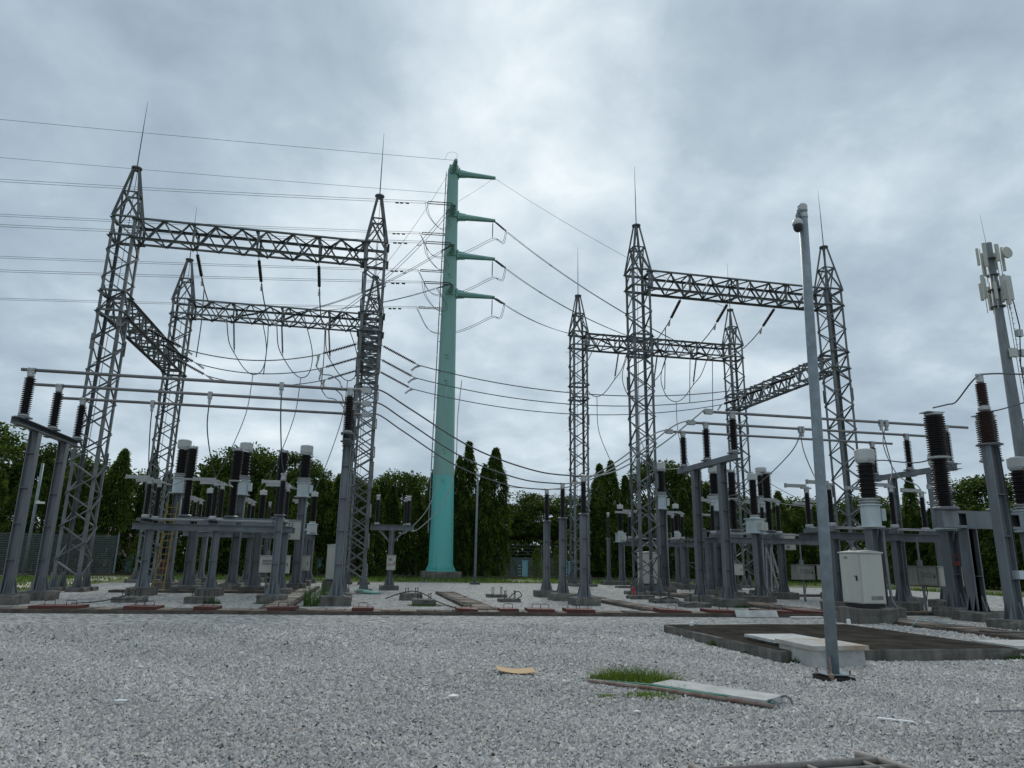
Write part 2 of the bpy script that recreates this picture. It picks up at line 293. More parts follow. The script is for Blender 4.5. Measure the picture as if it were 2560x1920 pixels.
def stones(name, Y0, Y1, dens, size, label):
    ys, xs = [], []
    n = int(dens*(Y1-Y0)*46)
    y = RNG.uniform(Y0, Y1, n); x = RNG.uniform(-13.5, 32, n)
    # keep the piece of yard that can be seen from about the camera's position
    dxl = -0.57*y-0.8; dxr = 1.10*y+1.2
    k = (x > dxl) & (x < dxr)
    for a, b_, c, d in SKIP: k &= ~((x > a) & (x < c) & (y > b_) & (y < d))
    k &= ~(y > 22.0-0.066*(x+10)-0.10)
    k &= ~((x > 14.35) & (x < 15.9) & (y > 11))
    x, y = x[k], y[k]; n = len(x)
    # angular crushed stone: a four-cornered skirt sunk in the bed and a ridge of two points on top
    base = np.array([(1,0.8,-0.5),(-1,0.8,-0.5),(-1,-0.8,-0.5),(1,-0.8,-0.5),(0.45,0,0.75),(-0.45,0,0.75)], float)
    P = base[None]*RNG.uniform(0.75, 1.25, (n, 6, 1)) + RNG.normal(0, 0.22, (n, 6, 3)); P[:, :, 2] *= RNG.uniform(0.8, 1.5, (n, 1))
    s = size*RNG.lognormal(0, 0.30, (n, 1, 1)); P *= s
    tx, ty, tz = RNG.normal(0, 0.38, n), RNG.normal(0, 0.38, n), RNG.uniform(0, 2*np.pi, n)
    def rotate(P, a, i, j):
        c, q = np.cos(a)[:, None], np.sin(a)[:, None]; u, v = P[:, :, i].copy(), P[:, :, j].copy(); P[:, :, i] = u*c-v*q; P[:, :, j] = u*q+v*c
    rotate(P, tx, 1, 2); rotate(P, ty, 0, 2); rotate(P, tz, 0, 1)
    P[:, :, 0] += x[:, None]; P[:, :, 1] += y[:, None]
    P[:, :, 2] += (RNG.uniform(-0.4, 1.6, n)*size)[:, None] + 0.002 + (0.014*np.sin(x*1.7+y*0.6)*np.sin(y*1.3))[:, None]
    F = np.array([(0,1,5),(0,5,4),(1,2,5),(2,3,4),(2,4,5),(3,0,4)])
    f = (F[None]+np.arange(n)[:, None, None]*6).reshape(-1)
    me = bpy.data.meshes.new(name); me.vertices.add(n*6); me.vertices.foreach_set('co', P.reshape(-1))
    nf = n*6; me.loops.add(nf*3); me.loops.foreach_set('vertex_index', f); me.polygons.add(nf)
    me.polygons.foreach_set('loop_start', np.arange(nf)*3)
    g = np.clip(RNG.normal(0.445, 0.066, n), 0.12, 0.8); wr = RNG.normal(0, 0.02, n)
    g *= 1+0.07*np.sin(x*0.9+1.3*np.sin(y*0.7))*np.sin(y*1.1+x*0.3)+0.05*np.sin(x*2.3+y*1.9)
    t = np.stack([g*(1+wr)*1.03, g*1.0, g*(1-wr)*0.955, np.ones(n)], -1)
    at = me.attributes.new('tint', 'FLOAT_COLOR', 'POINT'); at.data.foreach_set('color', np.repeat(t, 6, 0).reshape(-1).astype(np.float32))
    me.materials.append(STONE); me.update(); me.validate()
    return stuff(put(name, me), label, 'gravel')
stones('gravel', 3.4, 9.0, 2150, 0.0133, 'loose crushed grey gravel in the foreground nearest the viewer')
stones('gravel', 9.0, 14.0, 1400, 0.0158, 'loose crushed grey gravel around the grass tuft and concrete slab')
stones('gravel', 14.0, 18.0, 720, 0.0215, 'loose crushed grey gravel in front of the long cable trench')

# ------------------------------------------------------------------ cable trenches with separate cover slabs
slab_meshes = {}
def trench(p0, p1, w, label, z=0.10, step=0.52, missing=(), pale=False):
    p0, p1 = Vector((*p0, 0)), Vector((*p1, 0)); L = (p1-p0).length; ang = math.atan2(p1.y-p0.y, p1.x-p0.x)
    e = bpy.data.objects.new('cable_trench', None); COL.objects.link(e); e.location = p0; e.rotation_euler = (0, 0, ang); e['kind'] = 'structure'; e['label'] = label
    for s in (-1, 1):
        b = MB(); n = max(2, int(L/0.8)); kw = 0.14; y = s*(w/2-kw/2)
        for i in range(n):   # slightly uneven kerb top
            x0, x1 = L*i/n, L*(i+1)/n-0.004; h = z+random.uniform(-0.018, 0.012)
            b.box(((x0+x1)/2, y+random.uniform(-0.008, 0.008), h/2-0.1), (x1-x0, kw, h+0.2))
        b.build('kerb', KERB, e)
    iw = w-0.30; i = 0; x = 0.06
    key = (round(iw, 2), pale)
    if key not in slab_meshes:
        slab_meshes[key] = []
        for k in range(3):
            b = MB(); j = lambda a: random.uniform(-a, a)
            b.box((0, 0, 0), (step-0.03, iw, 0.07)); b.v = [(a+j(0.008), c+j(0.008), d+j(0.006)) for a, c, d in b.v]
            slab_meshes[key].append(b.mesh('cover_slab', (COVER_PALE if k < 2 else COVER) if pale else COVER if k < 2 else KERB))
    while x+step < L:
        if i not in missing:
            o = put('cover_slab', random.choice(slab_meshes[key]), e, (x+step/2, 0, z-0.025+random.uniform(-0.012, 0.012)))
            o.rotation_euler = (random.uniform(-0.015, 0.015), random.uniform(-0.012, 0.012), random.uniform(-0.02, 0.02))
        x += step; i += 1
    return e
trench((-16, 22.85), (14.4, 20.95), 1.0, 'long cable trench with worn concrete covers across the yard')
trench((-2.45, 22.75), (-2.45, 39.4), 0.85, 'cable trench with pale covers running back beside the left gantry', pale=True)
trench((3.9, 22.35), (3.9, 34.0), 0.85, 'short cable trench behind the long trench near the middle')
trench((9.75, 22.0), (9.75, 34.2), 0.85, 'cable trench running back beside the three single insulator columns')
trench((15.1, 11.5), (15.1, 36.2), 1.15, 'cable trench running back beside the big beige cabinet')
trench((15.7, 21.7), (26, 21.7), 0.7, 'cable trench between the large circuit breaker and the right bay')
trench((15.7, 33.75), (25, 33.75), 0.7, 'cable trench behind the right disconnector')
trench((-10.2, 33.5), (-2.95, 33.5), 0.7, 'cable trench behind the left disconnector')
trench((15.7, 43.2), (19.5, 43.2), 0.7, 'far cable trench at the back of the right bay')
handle_mesh = MB().tube([(-0.13, 0, 0), (-0.13, 0, 0.10), (-0.10, 0, 0.125), (0.10, 0, 0.125), (0.13, 0, 0.10), (0.13, 0, 0)], 0.010, 6).mesh('handle', BLACK, True)
def steel_cover(x, y, l, d, label, tilt=0.0, hs=(0,), z=0.13, rz=-0.06):
    t = thing('steel_trench_cover', (x, y, z), label, 'trench cover', 'red steel trench covers'); t.rotation_euler = (tilt*0.3, tilt, rz)
    b = MB().box((0, 0, 0.05), (l, d, 0.012)); b.box((0, -d/2+0.006, 0.0), (l, 0.012, 0.09)); b.box((0, d/2-0.006, 0.0), (l, 0.012, 0.09)); b.box((-l/2+0.006, 0, -0.002), (0.012, d-0.026, 0.08)); b.box((l/2-0.006, 0, -0.002), (0.012, d-0.026, 0.08))
    b.build('plate', REDST, t)
    for h in hs: put('handle', handle_mesh, t, (h, 0.0, 0.056))
def trY(x): return 22.85-0.0625*(x+16)
for x, l, hs, tl, lab in [(-8.05, 1.25, (-.25, .3), 0, 'long red steel trench cover in front of the bare stub footing at far left'),
        (-5.85, 0.85, (-.1, .12), 0.02, 'red steel trench cover with paired handles in front of the left disconnector'),
        (-4.15, 0.6, (0,), 0.03, 'small dark red steel trench cover beside a weedy stub footing'),
        (-2.1, 0.78, (0,), -0.02, 'tilted red steel cover where the pale-covered side trench meets the long trench'),
        (0.15, 0.6, (0,), 0, 'small red steel trench cover just right of the left gantry legs'),
        (3.15, 0.62, (0,), 0.05, 'tilted red steel trench cover with a black cable touching it'),
        (4.4, 0.55, (0,), 0, 'low red steel trench cover at the end of the short middle trench'),
        (5.35, 0.8, (-.1, .16), 0.01, 'red steel trench cover just right of the short middle trench'),
        (6.55, 0.86, (-.2, .16), 0.02, 'wide red steel trench cover in front of the single insulator columns'),
        (9.5, 0.98, (0,), 0.05, 'red steel trench cover leaning at the foot of the columns trench'),
        (11.05, 1.0, (.12,), 0.025, 'red steel trench cover in front of the bolt-studded stub footings'),
        (12.75, 1.15, (-.2, .25), 0.03, 'dark red steel trench cover beside a white plank, in front of the right bus support'),
        (14.0, 1.3, (), 0.06, 'handle-less red steel trench cover near the slim camera pole')]:
    steel_cover(x, trY(x), l, 0.72, lab, tl, hs)

# ------------------------------------------------------------------ lattice gantries
HB = 0.525      # half width of a tower
def foot_mesh():
    b = MB().box((0, 0, 0.012), (0.46, 0.46, 0.024))
    for a in range(4):
        c, s = math.cos(a*math.pi/2), math.sin(a*math.pi/2); t = 0.012
        pts = [(0.06, -t, 0.024), (0.22, -t, 0.024), (0.09, -t, 0.62), (0.06, -t, 0.62), (0.06, t, 0.024), (0.22, t, 0.024), (0.09, t, 0.62), (0.06, t, 0.62)]
        b.add([(x*c-y*s, x*s+y*c, z) for x, y, z in pts], [(0,1,2,3),(7,6,5,4),(0,4,5,1),(1,5,6,2),(2,6,7,3)])
    b.box((0, 0, 0.33), (0.17, 0.17, 0.6))
    return b.mesh('foot', STEEL_OLD)
FOOT = foot_mesh()
def footing_mesh(sx, sy, h, chip=0.02):
    b = MB(); j = lambda: random.uniform(-chip, chip); x, y = sx/2, sy/2; vs = []
    for zz, k in ((-0.15, 1.0), (h*0.55, 1.0), (h-0.03, 0.995), (h, 0.96)):
        for (a, c) in ((-1,-1),(-0.33,-1),(0.33,-1),(1,-1),(1,-0.33),(1,0.33),(1,1),(0.33,1),(-0.33,1),(-1,1),(-1,0.33),(-1,-0.33)):
            vs.append((a*x*k+j(), c*y*k+j(), zz+(j()*0.5 if zz > 0 else 0)))
    fs = [(r*12+i, r*12+(i+1) % 12, (r+1)*12+(i+1) % 12, (r+1)*12+i) for r in range(3) for i in range(12)]+[tuple(range(36, 48))]
    return b.add(vs, fs).mesh('footing', CONC)
FT_TOWER = [footing_mesh(0.72, 0.72, 0.16) for _ in range(3)]
SPLICE = MB().box((0, 0, 0), (0.17, 0.02, 0.75)).mesh('splice_plate', STEEL_OLD)
def tower(X, Y, label, front=True, steps=1):
    t = thing('lattice_tower', (X, Y, 0), label, 'lattice tower', 'lattice gantry towers')
    C = [(-HB,-HB), (HB,-HB), (HB,HB), (-HB,HB)]; ZT = 17.12
    for i, (x, y) in enumerate(C):
        sx, sy = -1 if x > 0 else 1, -1 if y > 0 else 1; w = 0.132
        b = MB().prism([(0,0),(sx*w,0),(sx*w,sy*0.02),(sx*0.02,sy*0.02),(sx*0.02,sy*w),(0,sy*w)], (x,y,0.15), (x,y,ZT), (0,1,0))
        # explicit L so the heel stays at the corner
        b = MB(); pr = [(0,0),(sx*w,0),(sx*w,sy*0.02),(sx*0.02,sy*0.02),(sx*0.02,sy*w),(0,sy*w)]
        if sx*sy < 0: pr = pr[::-1]
        b.add([(x+a, y+c, 0.15) for a, c in pr]+[(x+a, y+c, ZT) for a, c in pr], [(k, (k+1) % 6, 6+(k+1) % 6, 6+k) for k in range(6)]+[tuple(range(6))[::-1], tuple(range(6, 12))])
        leg = b.build('leg', STEEL_OLD, t)
        put('foot', FOOT, leg, (x+sx*0.05, y+sy*0.05, 0.15)); put('footing', random.choice(FT_TOWER), t, (x, y, 0))
        b = MB(); b.prism([(0,0),(sx*0.11,0),(sx*0.11,sy*0.018),(sx*0.018,sy*0.018),(sx*0.018,sy*0.11),(0,sy*0.11)] if sx*sy > 0 else [(0,0),(0,sy*0.11),(sx*0.018,sy*0.11),(sx*0.018,sy*0.018),(sx*0.11,sy*0.018),(sx*0.11,0)], (0,0,0), (0,0,1), (0,1,0))
        member('peak_leg', (x, y, ZT), (x*0.16, y*0.16, 19.95), 0.10, t)
    faces = [(0,1),(1,2),(2,3),(3,0)]; fl = 0
    zs = [0.62]+list(np.linspace(1.30, 12.38, 17))+[13.35]+list(np.linspace(14.05, 16.15, 4))+[17.1]
    for fi, (a, b_) in enumerate(faces):
        A, B = Vector((*C[a], 0)), Vector((*C[b_], 0)); nrm = Vector(((A+B).x, (A+B).y, 0)).normalized()*0.012
        for k in range(len(zs)-1):
            p, q = (A, B) if (k+fi) % 2 else (B, A)
            member('brace', p+nrm+Vector((0,0,zs[k])), q+nrm+Vector((0,0,zs[k+1])), 0.064, t, twist=random.choice((0, 1.57)))
        for z in (12.38, 13.35, 16.15, 17.1):
            member('cross_member', A+nrm*2+Vector((0,0,z)), B+nrm*2+Vector((0,0,z)), 0.12, t)
        def pk(v, z): f = 1-0.84*(z-ZT)/(19.95-ZT); return Vector((v.x*f, v.y*f, z))
        for z in (18.55,): member('cross_member', pk(A, z), pk(B, z), 0.085, t)
        member('brace', pk(A, ZT), pk(B, 18.55), 0.075, t); member('brace', pk(B, ZT), pk(A, 18.55), 0.075, t)
    MB().lathe([(0.10, 19.85), (0.13, 19.92), (0.25, 19.97), (0.25, 20.03), (0.06, 20.04)], 10).build('cap_plate', STEEL_OLD, t)
    MB().cyl((0,0,20.03), (0,0,22.2), 0.030, 0.022, 8).cyl((0,0,22.2), (0,0,23.75), 0.020, 0.008, 6).build('lightning_rod', STEEL, t)
    MB().tube([(0.05, 0, 19.9), (0.0, 0.1, 16), (-0.12, 0.05, 10), (-0.2, 0.0, 0.1)], 0.014, 5).build('earth_wire', WIRE, t)
    b = MB(); x, y = C[3]; z = 2.6
    while z < 16: b.cyl((x, y, z), (x-0.20*steps, y+0.02, z), 0.011, 0.011, 5); z += 0.95
    b.build('step_bolts', STEEL_OLD, t)
    # bolted splice plates where the leg sections join
    for zz in (5.6, 10.9):
        for x, y in C: put('splice_plate', SPLICE, t, (x+0.03*(-1 if x > 0 else 1), y+(0.006 if y > 0 else -0.006), zz))
    return t
TW = dict(L1=(-12.07, 34.2), L2=(-0.28, 34.2), L3=(-12.07, 45.4), L4=(-0.28, 45.4), R1=(13.99, 34.2), R2=(25.85, 34.2), R3=(13.99, 45.4), R4=(25.85, 45.4))
LB = dict(L1='lattice tower at far left, tallest on the left, with the sloping low beam behind it',
          L2='lattice tower just left of the green pole, front right leg of the left gantry',
          L3='shorter-looking rear lattice tower at the back left of the left gantry',
          L4='rear lattice tower hidden behind the one beside the green pole',
          R1='front lattice tower right of the green pole with a pale cabinet behind its legs',
          R2='lattice tower right of the slim camera pole, front right of the right gantry',
          R3='rear lattice tower nearest the green pole on its right side',
          R4='rear lattice tower between the front right tower and the camera pole')
for k, (x, y) in TW.items(): tower(x, y, LB[k], steps=1 if k[0] == 'L' or k in ('R3',) else -1)

def lattice_beam(p, q, zb, zt, w, label, hang=()):
    p, q = Vector((*p, 0)), Vector((*q, 0)); L = (q-p).length; ang = math.atan2(q.y-p.y, q.x-p.x)
    t = thing('lattice_beam', (p.x, p.y, 0), label, 'lattice beam', 'lattice gantry beams', ang)
    h = w/2; ch = [(-h, zb), (h, zb), (h, zt), (-h, zt)]
    for y, z in ch: member('chord', (0, y, z), (L, y, z), 0.12, t, twist=random.choice((0, 1.57)))
    n = 18; dx = L/n
    for a, b_ in ((0,1),(1,2),(2,3),(3,0)):
        for i in range(n):
            (y0, z0), (y1, z1) = (ch[a], ch[b_]) if (i+a) % 2 else (ch[b_], ch[a])
            member('brace', (i*dx, y0, z0), ((i+1)*dx, y1, z1), 0.075, t, twist=random.choice((0, 1.57)))
    for x in list(hang)+[0.05, L-0.05]:
        for a, b_ in ((0,1),(1,2),(2,3),(3,0)):
            member('cross_member', (x, *ch[a]), (x, *ch[b_]), 0.10, t)
    b = MB()
    for x in (0.0, L):
        for y, z in ch: b.box((x, y, z), (0.42, 0.20, 0.03))
    b.build('end_bracket', STEEL_OLD, t); return t
e = 0.54
def bx(a, b_, zb, zt, label, hang=()):
    (x0, y0), (x1, y1) = TW[a], TW[b_]; d = Vector((x1-x0, y1-y0)).normalized()*e
    return lattice_beam((x0+d.x, y0+d.y), (x1-d.x, y1-d.y), zb, zt, 0.98, label, hang)
bx('L1', 'L2', 16.15, 17.08, 'front upper lattice beam of the left gantry', (2.55, 5.5, 8.45))
bx('L3', 'L4', 16.15, 17.08, 'rear upper lattice beam of the left gantry with hanging insulators', (2.55, 5.5, 8.45))
bx('L1', 'L3', 12.40, 13.33, 'low lattice beam receding from the far left tower', (2.2, 5.0, 7.8))
bx('L2', 'L4', 12.40, 13.33, 'low lattice beam seen end-on beside the green pole', (2.2, 5.0, 7.8))
bx('R1', 'R2', 16.15, 17.08, 'front upper lattice beam of the right gantry, passing behind the camera pole', (2.3, 5.2, 8.2))
bx('R3', 'R4', 16.15, 17.08, 'rear upper lattice beam of the right gantry', (2.3, 5.2, 8.2))
bx('R2', 'R4', 12.40, 13.33, 'low lattice beam receding from the front right tower', (2.2, 5.0, 7.8))
# ------------------------------------------------------------------ switchgear builders
FT = {}
def footing(parent, x, y, sx=0.95, sy=0.95, h=0.30):
    k = (sx, sy, h, random.randrange(3))
    if k not in FT: FT[k] = footing_mesh(sx, sy, h, 0.025)
    return put('footing', FT[k], parent, (x, y, 0))
POSTM = {}
def post(parent, x, y, z0, z1, w=0.28, head=False, rz=0.0, mtl=None):
    k = (round(z0, 2), round(z1, 2), w, head)
    if k not in POSTM:
        b = MB().ibeam((0, 0, z0+0.02), (0, 0, z1), w, w, 0.022, (1, 0, 0))
        z = z0+1.05
        while z < z1-0.4:
            b.box((0, 0, z), (w*0.92, w*0.96, 0.016)); z += 1.12
        b.box((0, 0, z0+0.012), (w+0.30, w+0.30, 0.024)); b.box((0, 0, z1+0.01), (w+0.06, w+0.06, 0.02))
        for a in range(4):
            c, s = math.cos(a*math.pi/2), math.sin(a*math.pi/2); tt = 0.010; r0 = w/2-0.005; r1 = w/2+0.13
            for off in ((-w*0.32, w*0.32) if a % 2 == 0 else (0,)):
                p = [(r0, off-tt, z0+0.024), (r1, off-tt, z0+0.024), (r0+0.02, off-tt, z0+0.46), (r0, off-tt, z0+0.46), (r0, off+tt, z0+0.024), (r1, off+tt, z0+0.024), (r0+0.02, off+tt, z0+0.46), (r0, off+tt, z0+0.46)]
                b.add([(u*c-v*s, u*s+v*c, q) for u, v, q in p], [(0,1,2,3),(7,6,5,4),(0,4,5,1),(1,5,6,2),(2,6,7,3)])
        if head:
            for s in (-1, 1):
                b.add([(-0.012, s*w/2, z1-0.35), (-0.012, s*(w/2+0.13), z1), (-0.012, s*w/2, z1), (0.012, s*w/2, z1-0.35), (0.012, s*(w/2+0.13), z1), (0.012, s*w/2, z1)], [(0,1,2),(5,4,3),(0,3,4,1),(1,4,5,2)])
        POSTM[k] = b.mesh('post', STEEL)
    o = put('post', POSTM[k], parent, (x, y, 0)); o.rotation_euler = (0, 0, rz); return o
def ins(parent, x, y, z, L, core, shed, pitch=0.058, m=None, name='insulator', alt=False):
    return put(name, insulator_mesh(L, core, shed, pitch, m or PORC, alt), parent, (x, y, z))
_fl = {}
def flange(parent, x, y, z, r, h=0.06, m=None, name='flange'):
    m = m or ALU; k = (r, h, m.name)
    if k not in _fl: _fl[k] = MB().lathe([(r*0.82, 0), (r, h*0.25), (r, h*0.7), (r*0.85, h)], 14).mesh(name, m, False)
    return put(name, _fl[k], parent, (x, y, z))
TERM = MB().box((0, 0, 0.06), (0.16, 0.12, 0.12)).box((0, 0, 0.15), (0.22, 0.06, 0.06)).cyl((-0.10, 0, 0.15), (0.10, 0, 0.15), 0.045, None, 8).mesh('terminal', ALU)
CLAMP = MB().box((0, 0, 0.0), (0.20, 0.15, 0.10)).cyl((-0.11, 0, 0.07), (0.11, 0, 0.07), 0.085, None, 10).box((0.07, 0, 0.10), (0.03, 0.20, 0.05)).box((-0.07, 0, 0.10), (0.03, 0.20, 0.05)).mesh('tube_clamp', ALU)

# rigid busbars on portal supports
BUSY = (24.5, 26.7, 28.9); ZBUS = 7.25
def bus_support(X, label):
    t = thing('busbar_support', (X, 26.7, 0), label, 'busbar support', 'busbar support frames')
    for dy in (-1.15, 1.15):
        post(t, 0, dy, 0.30, 5.42, 0.28, True); footing(t, 0, dy, 1.0, 1.0, 0.30)
    MB().chan((0, -2.65, 5.55), (0, 2.65, 5.55), 0.26, 0.22, 0.02).build('cross_beam', STEEL, t)
    for y in BUSY:
        dy = y-26.7; MB().box((0, dy, 5.70), (0.42, 0.34, 0.05)).box((0, dy, 5.43), (0.40, 0.30, 0.02)).build('mounting_plate', STEEL, t)
        flange(t, 0, dy, 5.725, 0.16, 0.09); ins(t, 0, dy, 5.81, 1.20, 0.088, 0.165, 0.063)
        flange(t, 0, dy, 7.01, 0.11, 0.12); put('tube_clamp', CLAMP, t, (0, dy, 7.18))
bus_support(-10.75, 'two-legged busbar support with three black insulators at the far left edge')
bus_support(-0.75, 'busbar support beside the lattice tower left of the green pole')
bus_support(13.75, 'two-legged busbar support in front of the right gantry, left of the camera pole')
bus_support(23.4, 'busbar support behind the big circuit breaker at right')
for (x0, x1), side in (((-11.6, -0.2), 'left'), ((13.1, 24.5), 'right')):
    for i, (y, nm) in enumerate(zip(BUSY, ('nearest', 'middle', 'farthest'))):
        d = (0, 0.35, 0.7)[i]; a = x0 + (0.55 if side == 'left' and i == 0 else 0) + (-0.35 if side == 'right' and i == 0 else 0)
        o = MB().cyl((0, 0, 0), (x1-a, 0, 0), 0.056, None, 12).build('busbar_tube', TUBE, None, (a, y, ZBUS+0.01), True)
        tag(o, f'{nm} of the three straight grey busbar tubes on the {side} side', 'busbar', f'rigid busbar tubes {side}')

# lone post insulators on H columns
def ins_column(X, Y, ztop, label, w=0.26):
    t = thing('insulator_column', (X, Y, 0), label, 'insulator column', 'single insulator columns')
    zi = ztop-1.42
    post(t, 0, 0, 0.28, zi-0.03, w); footing(t, 0, 0, 0.98, 0.98, 0.28)
    flange(t, 0, 0, zi-0.02, 0.22, 0.05, STEEL); ins(t, 0, 0, zi+0.03, 1.20, 0.08, 0.125, 0.05); flange(t, 0, 0, zi+1.23, 0.10, 0.14); put('terminal', TERM, t, (0, 0, zi+1.32))
ins_column(8.25, 26.25, 4.75, 'nearest and tallest-looking of the three lone insulator columns right of the green pole')
ins_column(8.25, 29.2, 4.75, 'middle of the three lone insulator columns right of the green pole')
ins_column(8.25, 31.9, 4.75, 'farthest and leftmost of the three lone insulator columns right of the green pole')
ins_column(-2.95, 26.75, 4.42, 'lone insulator column in front of the left circuit breaker and its grey boxes', 0.24)

# control boxes
def control_box(parent, x, y, z0, w, d, h, m=None, name='control_box', vents=False, handle=True):
    b = MB().box((x, y, z0+h/2), (w, d, h)).box((x, y-0.01, z0+h+0.012), (w+0.06, d+0.08, 0.022)); o = b.build(name, m or CAB, parent)
    f = MB().box((x, y-d/2-0.012, z0+h/2), (w-0.05, 0.02, h-0.06)).build('door', m or CAB, o)
    if vents: MB().box((x, y-d/2-0.04, z0+h*0.72), (w*0.62, 0.05, h*0.10)).box((x, y-d/2-0.04, z0+h*0.55), (w*0.62, 0.05, h*0.06)).build('louvre', CABDARK, o)
    if handle: MB().box((x+w*0.36, y-d/2-0.035, z0+h*0.5), (0.025, 0.03, 0.13)).build('handle', BLACK, o)
    return o

# centre-break disconnectors, blades swung open to the left
def disconnector(xs, Y, label, gap=1.4, arm=0.88):
    X = xs[0]; t = thing('disconnector', (X, Y, 0), label, 'disconnector', 'high-voltage disconnectors')
    x0, x1 = -0.45, xs[-1]-X+0.45
    for x in xs:
        dx = x-X
        post(t, dx+0.18, 0.25, 0.30, 2.52, 0.26); footing(t, dx+0.18, 0.25, 0.95, 0.95, 0.30)
    for y in (0.0, gap):
        MB().chan((x0, y, 2.66), (x1, y, 2.66), 0.16, 0.24, 0.016).build('frame_beam', STEEL, t)
    for y in (0.35, gap-0.25): MB().cyl((x0+0.3, y, 2.98), (x1-0.2, y, 2.98), 0.025, None, 8).build('tie_rod', ALU, t)
    for x in xs:
        dx = x-X
        MB().chan((dx, -0.25, 2.88), (dx, gap+0.25, 2.88), 0.22, 0.16, 0.016).box((dx-0.22, 0.35, 2.93), (0.36, 0.20, 0.12)).build('base_channel', STEEL, t)
        for y in (0.0, gap):
            flange(t, dx, y, 2.96, 0.15, 0.16, ALU, 'rotating_base'); ins(t, dx, y, 3.12, 1.20, 0.075, 0.12, 0.048)
            flange(t, dx, y, 4.32, 0.10, 0.09); put('terminal', TERM, t, (dx, y, 4.40))
            s = -1
            MB().box((dx-arm/2-0.02, y, 4.60), (arm, 0.10, 0.13)).box((dx-0.02, y, 4.52), (0.42, 0.13, 0.05)).box((dx-arm-0.02, y, 4.60), (0.05, 0.13, 0.17)).build('blade_arm', ALU, t)
    return t
disconnector((-8.58, -6.05, -3.35), 31.0, 'open disconnector under the left gantry with three pairs of slim dark insulators')
disconnector((16.8, 19.5, 22.2), 31.0, 'open disconnector under the right gantry behind the two-legged busbar support')
disconnector((17.05, 19.7, 22.3), 23.6, 'nearer open disconnector just behind the big circuit breaker at right')
disconnector((-9.0, -6.2, -3.3), 41.2, 'rear disconnector at the back of the left bay, small between the posts', 1.4, 0.6)
disconnector((16.4, 19.3, 22.3), 41.2, 'rear disconnector at the back of the right bay, small between the posts', 1.4, 0.9)

# live-tank circuit breakers on one beam
def breaker(xs, Y, label, f=1.0, posts=(0.45, -0.7), boxdx=None, num=None, zb=3.0, right_ext=0.4):
    X = xs[0]; t = thing('circuit_breaker', (X, Y, 0), label, 'circuit breaker', 'live-tank circuit breakers')
    x1 = xs[-1]-X
    b = MB(); H = 0.42*f; yw = 0.30
    # box girder with cut-outs: built from two flanges and web pieces round the openings
    xa, xb = -0.30, x1+right_ext; zc = zb
    b.box(((xa+xb)/2, 0, zc+H/2-0.012), (xb-xa, yw, 0.024)).box(((xa+xb)/2, 0, zc-H/2+0.012), (xb-xa, yw, 0.024))
    holes = []
    for x in xs: holes += [(x-X+0.28, x-X+0.58)]
    holes = [h for h in holes if h[1] < xb-0.05]; cur = xa
    for a, c in holes+[(xb, xb)]:
        if a > cur: b.box(((cur+a)/2, -yw/2+0.010, zc), (a-cur, 0.02, H-0.05)).box(((cur+a)/2, yw/2-0.010, zc), (a-cur, 0.02, H-0.05))
        if c > a:
            for zz in (-1, 1): b.box(((a+c)/2, -yw/2+0.010, zc+zz*(H/2-0.055)), (c-a, 0.02, 0.062)); b.box(((a+c)/2, yw/2-0.010, zc+zz*(H/2-0.055)), (c-a, 0.02, 0.062))
        cur = c
    b.box((xa+0.01, 0, zc), (0.02, yw-0.05, H-0.05)); b.box((xb-0.01, 0, zc), (0.02, yw-0.05, H-0.05))
    b.build('girder', STEEL, t)
    for px in (posts[0], x1+posts[1]):
        post(t, px, 0, 0.28, zc-H/2-0.03, 0.34); footing(t, px, 0, 1.05, 1.05, 0.28)
    zt = zc+H/2
    for x in xs:
        dx = x-X; r = 0.17*f
        flange(t, dx, 0, zt, 0.30*f, 0.09*f, STEEL); ins(t, dx, 0, zt+0.09, 1.50*min(f, 1.02), r*0.70, r*1.18, 0.068, None, 'support_insulator')
        z2 = zt+0.09+1.50*min(f, 1.02); flange(t, dx, 0, z2, 0.27*f, 0.10, ALU, 'middle_terminal')
        ins(t, dx, 0, z2+0.10, 1.32, r*0.95, r*1.45, 0.072, None, 'interrupter'); z3 = z2+1.42
        flange(t, dx, 0, z3, 0.22*f, 0.10, ALU, 'top_cap'); MB().box((dx-0.05, 0, z3+0.115), (0.50*f, 0.30*f, 0.03)).build('top_terminal', ALU, t)
    if boxdx is not None:
        bo = control_box(t, boxdx, -0.55, 2.30, 0.66, 0.45, 0.80, CAB, 'mechanism_box', False, False)
        MB().box((boxdx-0.12, -0.80, 2.63), (0.2, 0.012, 0.12)).box((boxdx-0.12, -0.80, 2.45), (0.16, 0.012, 0.13)).build('window', CABDARK, bo)
        if num: text_part(num, 0.30, TXT_DARK, bo, (boxdx-0.14, -0.800, 2.90), (R(90), 0, 0))
    return t
breaker((-7.80, -5.85, -3.85), 34.0, 'circuit breaker of the left bay with three stacked black poles and the 171 box', 1.0, (0.45, -0.75), 4.70, '171', right_ext=0.9)
breaker((16.9, 18.83, 20.85), 34.0, 'circuit breaker of the right bay, behind the two-legged busbar support', 1.0, (0.45, -0.6), 4.55, None, right_ext=0.5)
breaker((18.05, 20.05, 22.05), 19.3, 'big near circuit breaker with fat black poles on a grey girder at right', 1.28, (0.72, -3.30), None, None, 3.06, 1.2)

